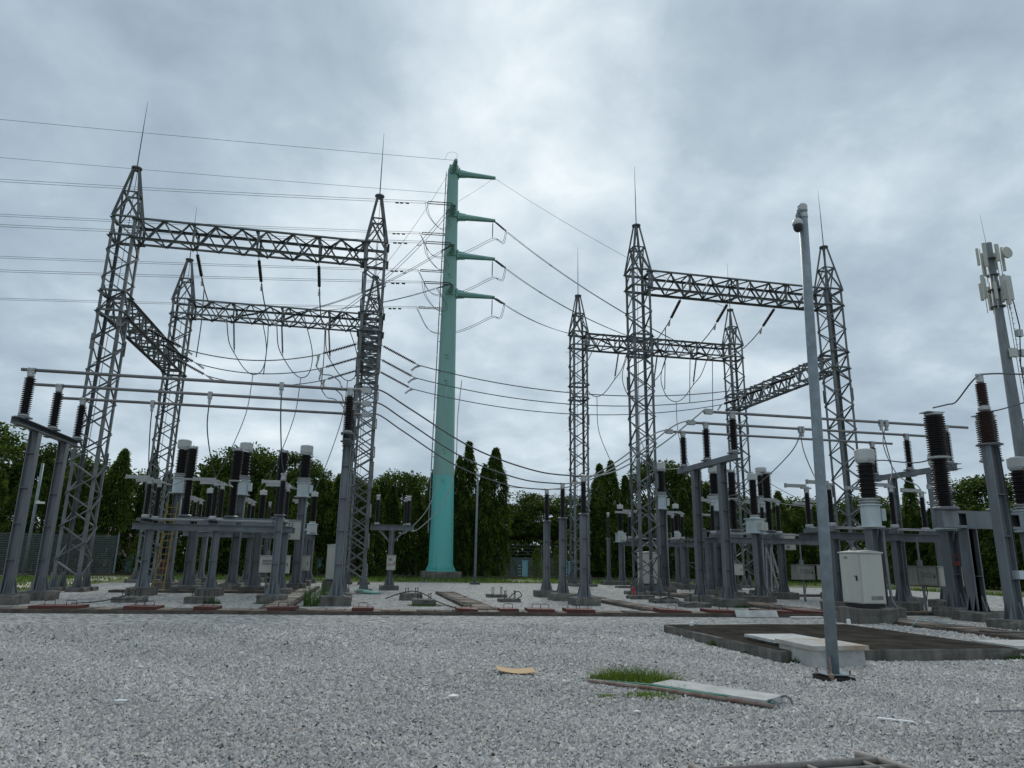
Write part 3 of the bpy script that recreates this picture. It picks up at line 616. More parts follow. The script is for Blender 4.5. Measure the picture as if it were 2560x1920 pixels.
# current transformers
CTM = {}
def ct(X, Y, label, dz=0.0):
    t = thing('current_transformer', (X, Y, 0), label, 'current transformer', 'current transformers')
    zb = 4.44+dz
    post(t, 0, 0, 0.30, zb-0.06, 0.36, True); footing(t, 0, 0, 1.05, 1.05, 0.30)
    if 'tank' not in CTM:
        CTM['tank'] = MB().lathe([(0.40, 0), (0.40, 0.04), (0.30, 0.05), (0.305, 0.70), (0.37, 0.705), (0.37, 0.745), (0.30, 0.75), (0.235, 0.80)], 40).mesh('tank', TANK, False)
        CTM['tbox'] = MB().box((0.37, 0, 0.42), (0.16, 0.34, 0.40)).mesh('terminal_box', TANK)
        CTM['cap'] = MB().lathe([(0.22, 0), (0.27, 0.03), (0.27, 0.06), (0.30, 0.08), (0.30, 0.12), (0.315, 0.13), (0.315, 0.44), (0.295, 0.47), (0.15, 0.50)], 40).mesh('cap', CAP, False)
        CTM['lug'] = MB().box((0, -0.29, 0.05), (0.16, 0.10, 0.12)).box((0.28, 0, 0.03), (0.10, 0.12, 0.07)).mesh('terminal', ALU)
        CTM['ring'] = MB().lathe([(0.33, 0), (0.33, 0.045), (0.26, 0.05), (0.26, 0.10), (0.34, 0.105), (0.34, 0.145)], 20).mesh('flange_ring', ALU, False)
    put('tank', CTM['tank'], t, (0, 0, zb)); put('terminal_box', CTM['tbox'], t, (0, 0, zb)); put('flange_ring', CTM['ring'], t, (0, 0, zb+0.80))
    ins(t, 0, 0, zb+0.94, 1.16, 0.215, 0.31, 0.074, None, 'insulator', True)
    put('terminal', CTM['lug'], t, (0, 0, zb+2.12)); put('cap', CTM['cap'], t, (0, 0, zb+2.12))
    MB().tube([(0.21, -0.22, zb-0.1), (0.21, -0.24, 1.2), (0.22, -0.28, 0.5), (0.40, -0.42, 0.12), (0.48, -0.5, -0.05)], 0.045, 8).build('conduit', STEEL, t, None, True)
for x, l in ((-8.86, 'leftmost white-capped current transformer of the left bay'), (-5.97, 'middle white-capped current transformer of the left bay'), (-3.06, 'rightmost white-capped current transformer of the left bay, above the 171 box')): ct(x, 36.8, l)
for x, l in ((16.2, 'white-capped current transformer beside the front right tower legs'), (19.5, 'white-capped current transformer between the two legs of the right busbar support'), (22.5, 'rear white-capped current transformer behind the short white-headed one near the camera pole')): ct(x, 37.2, l)
for x, l in ((16.5, 'large near current transformer standing behind the beige cabinet'), (19.4, 'near current transformer hidden behind the big circuit breaker pole'), (22.68, 'near current transformer cut by the right edge of the picture')): ct(x, 20.8, l, -1.62)

_c = [o for o in COL.objects if o.get('category') == 'current transformer'][7]
text_part('T1', 0.17, TXT_RED, _c, (0.0, -0.20, 1.93), (R(90), 0, 0)); text_part('108', 0.19, TXT_RED, _c, (0.0, -0.20, 1.70), (R(90), 0, 0))
# voltage transformers: square tank, slim insulator, small white head
VTM = {}
def vt(X, Y, label, dz=0.0, rz=0.0):
    t = thing('voltage_transformer', (X, Y, 0), label, 'voltage transformer', 'voltage transformers', rz)
    zb = 2.90+dz; post(t, 0, 0, 0.25, zb-0.03, 0.26, True); footing(t, 0, 0, 0.95, 0.95, 0.25)
    if 'tank' not in VTM:
        VTM['tank'] = MB().box((0, 0, 0.02), (0.78, 0.70, 0.03)).box((0, 0, 0.32), (0.58, 0.54, 0.58)).box((0, 0, 0.63), (0.70, 0.64, 0.04)).lathe([(0.22, 0.65), (0.20, 0.72)], 14).mesh('tank', TANK)
        VTM['box'] = MB().box((0.10, -0.36, 0.30), (0.36, 0.18, 0.34)).box((0.10, -0.455, 0.32), (0.18, 0.01, 0.16)).mesh('terminal_box', CAB)
        VTM['head'] = MB().lathe([(0.15, 0), (0.215, 0.02), (0.215, 0.27), (0.19, 0.30), (0.06, 0.31), (0.06, 0.38)], 18).mesh('head', CAP, False)
        VTM['dome'] = MB().lathe([(0.14, 0), (0.2, 0.05), (0.2, 0.07), (0.12, 0.10)], 14).mesh('collar', CAB)
    put('tank', VTM['tank'], t, (0, 0, zb)); put('terminal_box', VTM['box'], t, (0, 0, zb)); put('collar', VTM['dome'], t, (0, 0, zb+0.72))
    ins(t, 0, 0, zb+0.80, 1.52, 0.13, 0.195, 0.058); put('head', VTM['head'], t, (0, 0, zb+2.32))
    MB().tube([(0.18, -0.16, zb-0.05), (0.18, -0.16, 0.75), (0.2, -0.2, 0.55), (0.36, -0.32, 0.2), (0.4, -0.36, -0.05)], 0.04, 8).build('conduit', STEEL, t, None, True)
for x, l in ((-9.3, 'rear voltage transformer behind the left posts and yellow ladder'), (-6.2, 'rear voltage transformer in the middle of the left bay'), (-3.12, 'rear voltage transformer on a lone post right of the 171 box')): vt(x, 46.2, l)
vt(17.9, 48.3, 'rear voltage transformer against the dark trees left of the right front tower')
vt(21.2, 46.2, 'rear voltage transformer in the middle of the right bay')
vt(16.85, 28.6, 'short white-headed voltage transformer just left of the slim camera pole', -0.03, 0.3)

# brown surge arresters
def arrester(X, Y, zt, zi0, L, r, label, w=0.22, box=False):
    t = thing('surge_arrester', (X, Y, 0), label, 'surge arrester', 'brown surge arresters')
    post(t, 0, 0, 0.26, zi0-0.05, w); footing(t, 0, 0, 0.95, 0.95, 0.26); flange(t, 0, 0, zi0-0.04, r*1.5, 0.05, STEEL)
    ins(t, 0, 0, zi0+0.02, L, r*0.66, r, 0.055, PORC_RED); flange(t, 0, 0, zi0+L+0.02, r*0.7, 0.16, ALU, 'top_cap'); put('terminal', TERM, t, (0, 0, zi0+L+0.14))
    if box:
        o = MB().box((0.28, -0.10, 1.42), (0.36, 0.26, 0.22)).build('counter_box', TANK, t); MB().box((0.36, -0.24, 1.42), (0.14, 0.02, 0.15)).build('window', CABDARK, o)
        MB().tube([(0.12, -0.16, zi0-0.1), (0.16, -0.17, 3.0), (0.18, -0.15, 1.7)], 0.016, 6).build('earth_lead', BLACK, t)
        MB().tube([(0.34, -0.2, 1.3), (0.30, -0.24, 0.9), (0.22, -0.26, 0.4), (0.40, -0.40, 0.0)], 0.016, 6).build('yellow_cable', YELLOW, t)
    return t
ar = arrester(17.05, 16.4, 0, 4.95, 0.92, 0.225, 'tall red-brown surge arrester on a grey post at the right edge', 0.30, True)
ins(ar, 0, 0, 5.9, 0.82, 0.10, 0.15, 0.05, PORC_RED); flange(ar, 0, 0, 6.72, 0.1, 0.1); put('terminal', TERM, ar, (0, 0, 6.8))
arrester(16.95, 48.2, 0, 3.15, 1.45, 0.11, 'slim red-brown surge arrester against the trees at the back of the right bay', 0.2)
arrester(20.3, 47.5, 0, 3.15, 1.45, 0.11, 'slim red-brown surge arrester in the rear middle of the right bay', 0.2)
arrester(-5.95, 47.8, 0, 3.15, 1.45, 0.11, 'slim red-brown surge arrester in the rear of the left bay', 0.2)

# neutral disconnector beside the green pole: T frame, three insulators, box marked 100-9
def t_frame():
    t = thing('earthing_switch', (1.47, 37.6, 0), 'T-shaped post with three black insulators and a pale box marked 100-9', 'earthing switch')
    post(t, 0, 0, 0.22, 2.9, 0.26); footing(t, 0, 0, 0.95, 0.95, 0.22)
    MB().chan((-1.12, -0.12, 3.10), (1.12, -0.12, 3.10), 0.16, 0.26, 0.016).build('frame_beam', STEEL, t); MB().chan((-1.05, 0.9, 3.10), (1.05, 0.9, 3.10), 0.16, 0.22, 0.016).build('frame_beam', STEEL, t)
    MB().box((0, 0.39, 3.02), (0.18, 1.1, 0.08)).build('frame_beam', STEEL, t)
    for s in (-1, 1): member('brace', (s*0.12, 0, 2.35), (s*0.72, -0.1, 2.98), 0.09, t, STEEL)
    for x, y in ((-0.80, 0), (0.80, 0), (0.72, 0.85)):
        flange(t, x, y, 3.24, 0.14, 0.10); ins(t, x, y, 3.34, 1.15, 0.075, 0.12, 0.05); flange(t, x, y, 4.49, 0.1, 0.08); put('terminal', TERM, t, (x, y, 4.56))
    bo = control_box(t, 0.02, -0.45, 0.98, 0.44, 0.32, 0.72, CAB, 'control_box', False, True)
    MB().box((-0.02, -0.635, 1.50), (0.18, 0.01, 0.13)).build('plate', CABDARK, bo); text_part('100-9', 0.165, TXT_RED, bo, (-0.03, -0.637, 1.24), (R(90), 0, 0))
    MB().cyl((0.0, -0.45, 1.7), (0.0, -0.45, 3.0), 0.04, None, 8).cyl((0, -0.45, 0.05), (0, -0.45, 0.98), 0.05, None, 8).build('operating_shaft', STEEL, t)
t_frame()

# free-standing operating boxes on pipe legs
def pipe_box(X, Y, z0, w, d, h, label, dark=False, vents=False, cat='control box', two=False):
    t = thing('control_box', (X, Y, 0), label, cat, 'grey control boxes on pipe legs')
    control_box(t, 0, 0, z0, w, d, h, CABDARK if dark else CAB, 'box', vents)
    MB().cyl((0, 0, -0.05), (0, 0, z0), 0.045, None, 8).build('leg', STEEL, t); MB().cyl((0, 0.05, z0+h), (0, 0.05, 2.6), 0.035, None, 8).box((0, 0.05, z0+h+0.12), (0.14, 0.12, 0.2)).build('operating_shaft', STEEL, t)
    MB().tube([(0.1, 0, z0), (0.12, -0.02, z0-0.2), (0.05, 0.05, 0.25), (0.15, 0.1, -0.02)], 0.018, 6).build('cable', BLACK, t)
pipe_box(-3.95, 32.9, 0.88, 0.62, 0.42, 0.70, 'louvred grey control box half hidden by the lone insulator column at left', False, True)
pipe_box(-3.28, 32.6, 0.86, 0.54, 0.40, 0.74, 'plain beige control box right of the lone insulator column at left')
pipe_box(-2.75, 37.3, 0.90, 0.50, 0.36, 0.70, 'darker small control box behind the left posts')
pipe_box(19.45, 29.3, 0.93, 0.85, 0.5, 0.64, 'grimy louvred control box left of the camera pole', True, True)
pipe_box(20.60, 29.3, 0.93, 0.52, 0.5, 0.64, 'grey control box right behind the camera pole')
pipe_box(19.42, 22.2, 0.95, 0.78, 0.45, 0.64, 'sooty louvred control box behind the big breaker posts', True, True)
pipe_box(20.42, 22.2, 0.93, 1.06, 0.45, 0.66, 'pale control box partly hidden by the big breaker posts')
pipe_box(23.1, 42.0, 0.87, 0.9, 0.5, 0.68, 'far beige control box behind the steel stand in the right bay')

# floor-standing cabinets
def cabinet(X, Y, z0, w, d, h, label, plinth, double=False, rz=0.0, lugs=False, left=False):
    t = thing('kiosk_cabinet', (X, Y, 0), label, 'cabinet', 'floor-standing cabinets', rz)
    put('footing', footing_mesh(*plinth, 0.03), t, (0, 0, 0))
    MB().box((0, 0, z0-0.05), (w*0.96, d*0.9, 0.12)).build('base_frame', BLACK, t)
    MB().box((0, 0, z0+h/2), (w, d, h)).build('body', CAB, t)
    x, y, zt = w/2+0.03, d/2+0.05, z0+h+0.003
    MB().add([(-x,-y,zt),(x,-y,zt),(x,y,zt),(-x,y,zt),(-x,-y,zt+0.035),(x,-y,zt+0.035),(x,y,zt+0.035),(-x,y,zt+0.035),(0,-y,zt+0.085),(0,y,zt+0.085)],
             [(3,2,1,0),(0,1,5,8,4),(1,2,6,5),(2,3,7,9,6),(3,0,4,7),(4,8,9,7),(8,5,6,9)]).build('roof', CAB, t)
    n = 2 if double else 1
    for i in range(n):
        dw = (w-0.03)/n; cx = -w/2+0.015+dw*(i+0.5)
        dr = MB().box((cx, -d/2-0.014, z0+h/2), (dw-0.014, 0.024, h-0.05)).build('door', CAB, t)
        if i == 0 and not left: MB().box((cx+dw*0.40, -d/2-0.045, z0+h*0.47), (0.03, 0.04, 0.13)).cyl((cx+dw*0.40, -d/2-0.06, z0+h*0.52), (cx+dw*0.33, -d/2-0.06, z0+h*0.52), 0.012, None, 6).build('handle', BLACK, dr)
    if left:
        dr = MB().box((-w/2-0.014, 0, z0+h/2), (0.024, d-0.044, h-0.05)).build('door', CAB, t)
        MB().box((-w/2-0.045, -d*0.36, z0+h*0.50), (0.04, 0.03, 0.14)).cyl((-w/2-0.06, -d*0.36, z0+h*0.54), (-w/2-0.06, -d*0.27, z0+h*0.54), 0.012, None, 6).build('handle', BLACK, dr)
    for k in (0.2, 0.5, 0.8): MB().box((w/2+0.008, -d/2+0.03, z0+h*k), (0.02, 0.05, 0.07)).build('hinge', BLACK, t)
    if lugs:
        MB().box((-w/2-0.032, 0.12, z0+h-0.12), (0.012, 0.14, 0.06)).build('nameplate', CABDARK, t)
        MB().box((0.08, -d/2-0.032, z0+0.16), (0.36, 0.014, 0.10)).build('vent', CABDARK, t)
        for sx in (-0.25, 0.25): MB().tube([(sx*w-0.04, 0, zt+0.05), (sx*w-0.045, 0, zt+0.11), (sx*w, 0, zt+0.15), (sx*w+0.045, 0, zt+0.11), (sx*w+0.04, 0, zt+0.05)], 0.014, 6).build('lifting_eye', ALU, t)
cabinet(14.12, 18.42, 0.56, 0.74, 0.82, 1.37, 'big beige cabinet on a mossy concrete plinth right of the camera pole', (1.12, 1.15, 0.44), False, 0.0, True, True)
cabinet(-1.2, 35.6, 0.55, 0.80, 0.6, 1.55, 'tall beige cabinet beside the lattice tower left of the green pole', (1.0, 0.9, 0.5))
cabinet(15.45, 37.4, 0.44, 1.05, 0.6, 1.62, 'pale cabinet seen through the legs of the front right tower', (1.25, 0.9, 0.38), True)
# ------------------------------------------------------------------ green line pole
PX, PY = 6.42, 59.5
def pole_x(z): return -0.29*z/37.3
def ring(z, r, n=12): return [(pole_x(z)+r*math.cos(2*math.pi*(i+0.5)/n), r*math.sin(2*math.pi*(i+0.5)/n), z) for i in range(n)]
def shaft(levels):
    b = MB(); n = 12; vs = [p for z, r in levels for p in ring(z, r, n)]; m = len(levels)
    b.add(vs, [(j*n+i, j*n+(i+1) % n, (j+1)*n+(i+1) % n, (j+1)*n+i) for j in range(m-1) for i in range(n)]+[tuple(range((m-1)*n, m*n))]); return b
gp = thing('line_pole', (PX, PY, 0), 'tall tapering steel line pole, faded green above and turquoise below', 'power pole')
shaft([(0.72, 1.06), (1.15, 1.02), (8.35, 0.90)]).build('lower_shaft', GREENLO, gp)
shaft([(8.35, 0.905), (8.42, 0.905), (17.6, 0.755)]).build('middle_shaft', GREENUP, gp)
shaft([(17.3, 0.775), (17.62, 0.775), (17.65, 0.755), (30.7, 0.58), (37.15, 0.50), (37.35, 0.44)]).build('upper_shaft', GREENUP, gp)
MB().lathe([(1.18, 0.56), (1.24, 0.57), (1.24, 0.68), (1.20, 0.69), (1.06, 0.70)], 24).build('base_flange', GREENLO, gp)
b = MB()
for i in range(24):
    a = 2*math.pi*i/24; c, s = math.cos(a), math.sin(a)
    b.add([(1.03*c, 1.03*s, 0.69), (1.20*c, 1.20*s, 0.69), (1.0*c, 1.0*s, 1.18), (1.03*c-0.02*s, 1.03*s+0.02*c, 0.69), (1.20*c-0.02*s, 1.20*s+0.02*c, 0.69), (1.0*c-0.02*s, 1.0*s+0.02*c, 1.18)], [(0,1,2),(5,4,3),(1,4,5,2)])
    b.cyl((1.14*math.cos(a+0.13), 1.14*math.sin(a+0.13), 0.69), (1.14*math.cos(a+0.13), 1.14*math.sin(a+0.13), 0.82), 0.03, None, 6)
b.build('base_stiffeners', GREENLO, gp)
put('footing', footing_mesh(3.1, 3.1, 0.56, 0.03), gp, (0, 0, 0))
ARMZ = (36.9, 32.45, 28.57, 24.8)
def pole_arm(z, d, L):
    d = Vector((*d, 0)); rz = 0.5+0.03*(36.9-z)/4; c = Vector((pole_x(z), 0, z)); p = c+d*(rz-0.06); q = c+d*(rz+L)
    b = MB().cyl(p, q, 0.35, 0.17, 8).box(q, (0.24, 0.24, 0.22)); sd = Vector((-d.y, d.x, 0))
    b.bar(p+d*0.05, p+d*0.17, 0.85, 0.80, (0, 0, 1))
    for zz in (-1, 1): b.bar(p+d*0.12+Vector((0, 0, zz*0.38)), p+d*0.85+Vector((0, 0, zz*0.28)), 0.05, 0.14)
    b.build('cross_arm', GREENUP, gp); return Vector((PX, PY, 0))+q
TIPR, TIPF, TIPB = [], [], []
for z in ARMZ:
    TIPR.append(pole_arm(z, (1, 0), 3.45)); TIPF.append(pole_arm(z+0.1, (0, -1), 1.55)); TIPB.append(pole_arm(z, (0, 1), 3.45))
# climbing ladder on the left face, in bolted lengths
for k in range(13):
    z0 = 3.6+k*2.55; b = MB()
    def lp(z, s): r = 1.04-0.0148*z; return (pole_x(z)-r-0.17, -0.25+s*0.17-r*0.1, z)
    for s in (-1, 1): b.tube([lp(z0, s), lp(z0+2.45, s)], 0.032, 5)
    z = z0+0.1
    while z < z0+2.4: b.tube([lp(z, -1), lp(z, 1)], 0.018, 5); z += 0.33
    b.tube([lp(z0+1.2, 0), (pole_x(z0+1.2)-0.6, -0.2, z0+1.2)], 0.03, 5); b.build('ladder', STEEL_PALE, gp)
for z in (29.0, 18.9, 16.6, 10.6, 8.0, 26.5): MB().box((pole_x(z)-0.15, -(1.01-0.0139*z)-0.02, z), (0.20, 0.10, 0.18)).box((pole_x(z)-0.05, -(1.01-0.0139*z)-0.02, z-0.3), (0.12, 0.08, 0.14)).build('step_bracket', GREENUP, gp)

# ------------------------------------------------------------------ insulator strings and conductors
_disc = {}
def string_mesh(L, r, pitch, m):
    k = (round(L, 2), r, pitch, m.name)
    if k not in _disc:
        n = max(3, int(L/pitch)); p = L/n; pr = [(0.02, 0)]
        for i in range(n): pr += [(0.028, i*p+p*0.05), (r, i*p+p*0.35), (r*0.93, i*p+p*0.5), (0.032, i*p+p*0.75)]
        pr.append((0.02, L)); _disc[k] = MB().lathe(pr, 10).mesh('discs', m, True)
    return _disc[k]
def istring(p, q, label, r=0.085, pitch=0.085, group='insulator strings', clamp=None, m=None, twin=0.0):
    p, q = Vector(p), Vector(q); d = q-p; L = d.length; u = d.normalized()
    t = thing('insulator_string', p, label, 'insulator string', group); rot = u.to_track_quat('Z', 'Y')
    side = u.cross(Vector((0, 0, 1))); side = side.normalized() if side.length > 0.05 else Vector((1, 0, 0))
    for s in ((-1, 1) if twin else (0,)):
        put('discs', string_mesh(L-0.40, r, pitch, m or PORC), t, u*0.22+side*(s*twin), rot)
    b = MB().tube([(0, 0, 0), u*0.24], 0.022, 6).tube([u*(L-0.22), u*L], 0.022, 6)
    if twin: b.tube([u*0.23-side*twin, u*0.23+side*twin], 0.03, 6).tube([u*(L-0.2)-side*twin, u*(L-0.2)+side*twin], 0.03, 6)
    b.build('links', STEEL, t)
    if clamp is not None:
        c = Vector(clamp); b = MB().tube([u*L, u*L+u*0.12, u*L+c*0.35], 0.045, 6).tube([u*L, u*L+c*0.30, u*L+c*0.75], 0.035, 6); sd = c.cross(Vector((0, 1, 0.2))).normalized()
        for k in range(5): b.tube([u*L+c*(0.34+k*0.11)-sd*0.07, u*L+c*(0.34+k*0.11)+sd*0.07], 0.016, 5)
        b.build('strain_clamp', ALU, t)
    return t
ORD = ('left', 'middle', 'right')
def zs_(y): t = (y-36.4)/6.75; return 15.33+0.2*t-3.0*t*(1-t)
for bay, XS, lab in (('left', (-8.95, -6.03, -3.1), 'left gantry'), ('right', (16.8, 19.7, 22.7), 'right gantry')):
    for i, x in enumerate(XS):
        n = ORD[i]
        sg = 1 if bay == 'left' else -1; tip = (TIPF if bay == 'left' else TIPR)[3-i]; qq = Vector((x, 45.95, 16.6)); q1 = qq-(qq-tip).normalized()*1.8
        istring((x, 34.72, 16.15), (x, 36.35, 15.35), f'{n} dark insulator string sloping from the front upper beam of the {lab}', 0.090, 0.075, f'front beam strings {bay}', (0, 0.25, -0.38))
        istring((x, 44.88, 16.3), (x, 43.2, 15.55), f'{n} insulator string on the near face of the rear upper beam, {lab}', 0.085, 0.075, f'rear beam strings {bay}', (0, -0.2, -0.4))
        wire(sag((x, 36.4, 15.33), (x, 43.15, 15.53), 0.75), 0.032, f'{n} conductor sagging between the two upper beams of the {lab}', group=f'upper span conductors {bay}')
        istring((x+0.05, 45.0, 16.1), (x+0.30*sg, 45.05, 13.95), f'{n} hanging suspension insulator under the rear upper beam of the {lab}', 0.07, 0.07, f'hanging jumper strings {bay}')
        wire(curve_pts([(x, 43.25, 15.45), (x+0.05*sg, 44.3, 14.45), (x+0.30*sg, 45.05, 13.9), (x+1.0*sg, 45.2, 12.95), (x+1.55*sg, 45.5, 12.7), (x+1.95*sg, 46.1, 13.3), (x+1.9*sg, 46.9, 15.0), q1], 8), 0.030, f'{n} jumper loop hanging below the rear upper beam of the {lab}', group=f'jumper loops {bay}')
        vx = (-9.3, -6.2, -3.12)[i] if bay == 'left' else (17.9, 21.2, 23.4)[i]; vy = 46.2 if bay == 'left' else (48.3, 46.2, 46.6)[i]
        wire(curve_pts([(x+1.5*sg, 45.4, 12.7), (x+1.3*sg, 45.6, 10.2), ((x+1.2*sg+vx)/2, 45.9, 7.4), (vx, vy, 5.62 if (bay, i) != ('right', 2) else 3.4)], 8), 0.024, f'{n} long drop wire from the jumper loop of the {lab}', group=f'drop wires {bay}')
        # the tee from the flexible bus up to the span
        ybus = (37.0, 39.8, 42.6)[i]
        if bay == 'left':
            wire(curve_pts([(x, ybus, zs_(ybus)), (x+0.08, ybus, 13.2), (x+0.05, ybus, 11.35)], 6), 0.027, f'{n} vertical tee wire joining the upper span to the flexible bus at left', group='tee wires left')
        else:
            wire(curve_pts([(x, ybus, zs_(ybus)), (x-0.1, ybus, 13.2), (x-0.2, ybus, 11.3)], 6), 0.027, f'{n} vertical tee wire joining the upper span to the flexible bus at right', group='tee wires right')
NF = ('farthest', 'middle', 'nearest')
for i, y in enumerate((42.6, 39.8, 37.0)):
    n = NF[i]; zb = 12.75; gr = 'flexible bus strings'
    istring((-11.55, y, zb), (-9.55, y, 11.75), f'{n} thin-disc insulator string on the low beam at the far left', 0.095, 0.085, gr, (0.55, 0, -0.35))
    istring((-0.80, y, zb), (-2.85, y, 11.95), f'{n} insulator string on the left side of the end-on low beam', 0.095, 0.085, gr, (-0.15, 0, -0.8))
    istring((0.25, y, zb), (2.35, y, 11.75), f'{n} insulator string on the right side of the end-on low beam', 0.095, 0.085, gr, (-0.45, 0, -0.42))
    istring((25.3, y, zb), (23.2, y, 12.0), f'{n} insulator string on the low beam of the right gantry', 0.09, 0.075, gr, (-0.4, 0, -0.5))
    wire(sag((-9.5, y, 11.73), (-2.9, y, 11.93), 0.45), 0.028, f'{n} flexible bus conductor inside the left gantry', group='flexible bus left')
    wire(sag((2.4, y, 11.73), (23.15, y, 11.98), 1.12, 24), 0.028, f'{n} long flexible bus conductor crossing in front of the green pole', group='flexible bus crossing')
for i, (y, yb) in enumerate(zip((42.6, 39.8, 37.0), (28.9, 26.7, 24.5))):
    wire(curve_pts([(-2.98, y, 11.30), (-2.6, y-0.6, 10.75), (-1.9, y*0.6+yb*0.4, 9.6), (-1.3, y*0.25+yb*0.75, 8.3), (-1.05, yb, 7.32)], 7), 0.028, f'{NF[i]} wire curving from the low beam clamps down to the left busbar end', group='bus connection wires')
# drop tails hanging in front of the green pole
for i, (x, y) in enumerate(((4.75, 37.0), (4.25, 39.8))):
    n = ('right', 'left')[i]
    wire(curve_pts([(x, y, 11.05+0.18*i), (x-0.15, y, 9.0), (x-0.20-0.05*i, y, 6.2), (x-0.8, y-0.1, 4.3), (x-1.9, y-0.1, 3.1-0.1*i), (x-2.35, y-0.2, 2.9)], 8), 0.022, f'{n} of the two pale loose wires dangling in front of the turquoise pole base', WIRE_PALE, group='dangling wires')
# line wires to the pole
def twin(ctrl, r, label, group, off=Vector((0, 0.2, 0)), m=None, sp=True):
    ctrl = [Vector(p) for p in ctrl]; o0 = ctrl[0]; b = MB()
    for s in (-1, 1): b.tube([p+off*s-o0 for p in ctrl], r, 5)
    o = b.build('twin_conductor', m or WIRE, None, o0, True); tag(o, label, 'conductor', group)
    if sp:
        k = max(1, len(ctrl)//3); p = ctrl[k]-o0; MB().bar(p-off, p+off, 0.05, 0.05).build('spacer', STEEL, o)
    return o
def line_pts(tip, s, L=120, n=30): return [Vector((tip.x-2.6-t*L/n, tip.y, tip.z-0.12-s*(t*L/n)+s*(t*L/n)**2/260)) for t in range(n+1)]
HL = ('top', 'upper', 'middle', 'lower')
for k in range(4):
    for tips, nm in ((TIPF, 'nearer'), (TIPB, 'farther')):
        tp = tips[k]
        if k == 0:
            wire([tp]+line_pts(tp, 0.047), 0.016, f'{nm} thin earth wire arriving at the green pole top from the left', group='earth wires from the left', n=5)
            continue
        lab = HL[k]
        istring(tp, tp+Vector((-2.6, 0, -0.12)), f'{lab} horizontal insulator string on the {nm} line at the green pole', 0.06, 0.10, 'pole strings left', twin=0.2)
        o = twin(line_pts(tp, 0.08), 0.017, f'{lab} twin conductor of the {nm} line coming in from the left', 'line conductors from the left')
        for s in (1.6, 2.1, 2.5): MB().box((-s, 0, -0.16-0.08*s), (0.30, 0.10, 0.10)).build('vibration_damper', BLACK, o)
    if k:
        lab = HL[k]; a = TIPR[k]; tx = (None, 22.7, 19.7, 16.8)[k]; q = Vector((tx, 45.95, 16.6)); u = (q-a).normalized()+Vector((0, 0, -0.12)); u.normalize()
        p1 = a+u*2.1; q1 = q-(q-a).normalized()*1.8+Vector((0, 0, 0.1))
        istring(a, p1, f'{lab} paired dark insulators pulling right from the green pole arm', 0.075, 0.09, 'pole strings right', twin=0.18)
        istring(q, q1, f'{lab} line insulator string behind the rear upper beam of the right gantry', 0.07, 0.09, 'line strings right')
        twin(sag(p1, q1, 0.55), 0.022, f'{lab} twin conductor sloping from the green pole down to the right gantry', 'line conductors to the right gantry', Vector((0.17, 0.1, 0)))
        h = a+Vector((-0.1, 0, -0.1)); istring(h, h+Vector((0, 0, -1.75)), f'{lab} short vertical insulator hanging from the right arm of the green pole', 0.055, 0.09, 'pole jumper strings')
        hb = h+Vector((0, 0, -1.8)); bk = TIPB[k]
        twin(curve_pts([p1, p1+Vector((-0.2, 0.3, -1.0)), hb+Vector((0.6, -0.1, -0.1)), hb, hb+Vector((-1.6, 0.8, -0.75)), hb+Vector((-3.2, 2.2, -1.05)), hb+Vector((-5.2, 3.6, -0.6)), bk+Vector((-2.6, 0, -0.2))], 7), 0.022, f'{lab} drooping jumper under the right arm of the green pole', 'pole jumpers right', Vector((0.08, 0.16, 0)))
        f = TIPF[k]; tx = (None, -3.1, -6.03, -8.95)[k]; q = Vector((tx, 45.95, 16.6)); u = (q-f).normalized()+Vector((0, 0, -0.10)); u.normalize(); p1 = f+u*2.0; q1 = q-(q-f).normalized()*1.8
        istring(f, p1, f'{lab} insulator string pulling down-left from the green pole', 0.06, 0.10, 'pole strings down-left', twin=0.16)
        istring(q, q1, f'{lab} line insulator string behind the rear upper beam of the left gantry', 0.08, 0.08, 'line strings left')
        twin(sag(p1, q1, 0.6), 0.022, f'{lab} twin conductor sloping from the green pole down to the left gantry', 'line conductors to the left gantry', Vector((0.17, -0.1, 0)))
        l0 = f+Vector((-2.55, 0, -0.15))
        twin(curve_pts([l0, l0+Vector((0.35, 0, -1.3)), l0+Vector((1.4, -0.2, -2.5)), l0+Vector((2.1, -0.5, -2.2)), p1], 7), 0.022, f'{lab} jumper loop left of the green pole', 'pole jumpers left', Vector((0.1, 0.12, 0)), sp=False)
    else:
        wire(sag(TIPR[0], (25.85, 45.4, 20.0), 0.5), 0.014, 'thin earth wire from the green pole top arm to the rear right tower', group='earth wires to towers', n=5)
        wire(sag(TIPF[0], (-0.28, 45.4, 20.0), 0.5), 0.014, 'thin earth wire from the green pole top down to the rear left tower', group='earth wires to towers', n=5)
        wire(curve_pts([TIPR[0], TIPR[0]+Vector((-1.4, 0.6, -1.0)), TIPR[0]+Vector((-3.6, 2.6, -1.9))], 8), 0.012, 'thin earth loop under the top right arm of the green pole', n=5)
        a = TIPF[0]; wire(curve_pts([a+Vector((-1.0, 0, 0)), a+Vector((-0.7, 0, 0.7)), a+Vector((0, 0, 0.75)), a+Vector((0.1, 0, 0.1))], 8), 0.012, 'small wire loop standing above the green pole top', n=5)
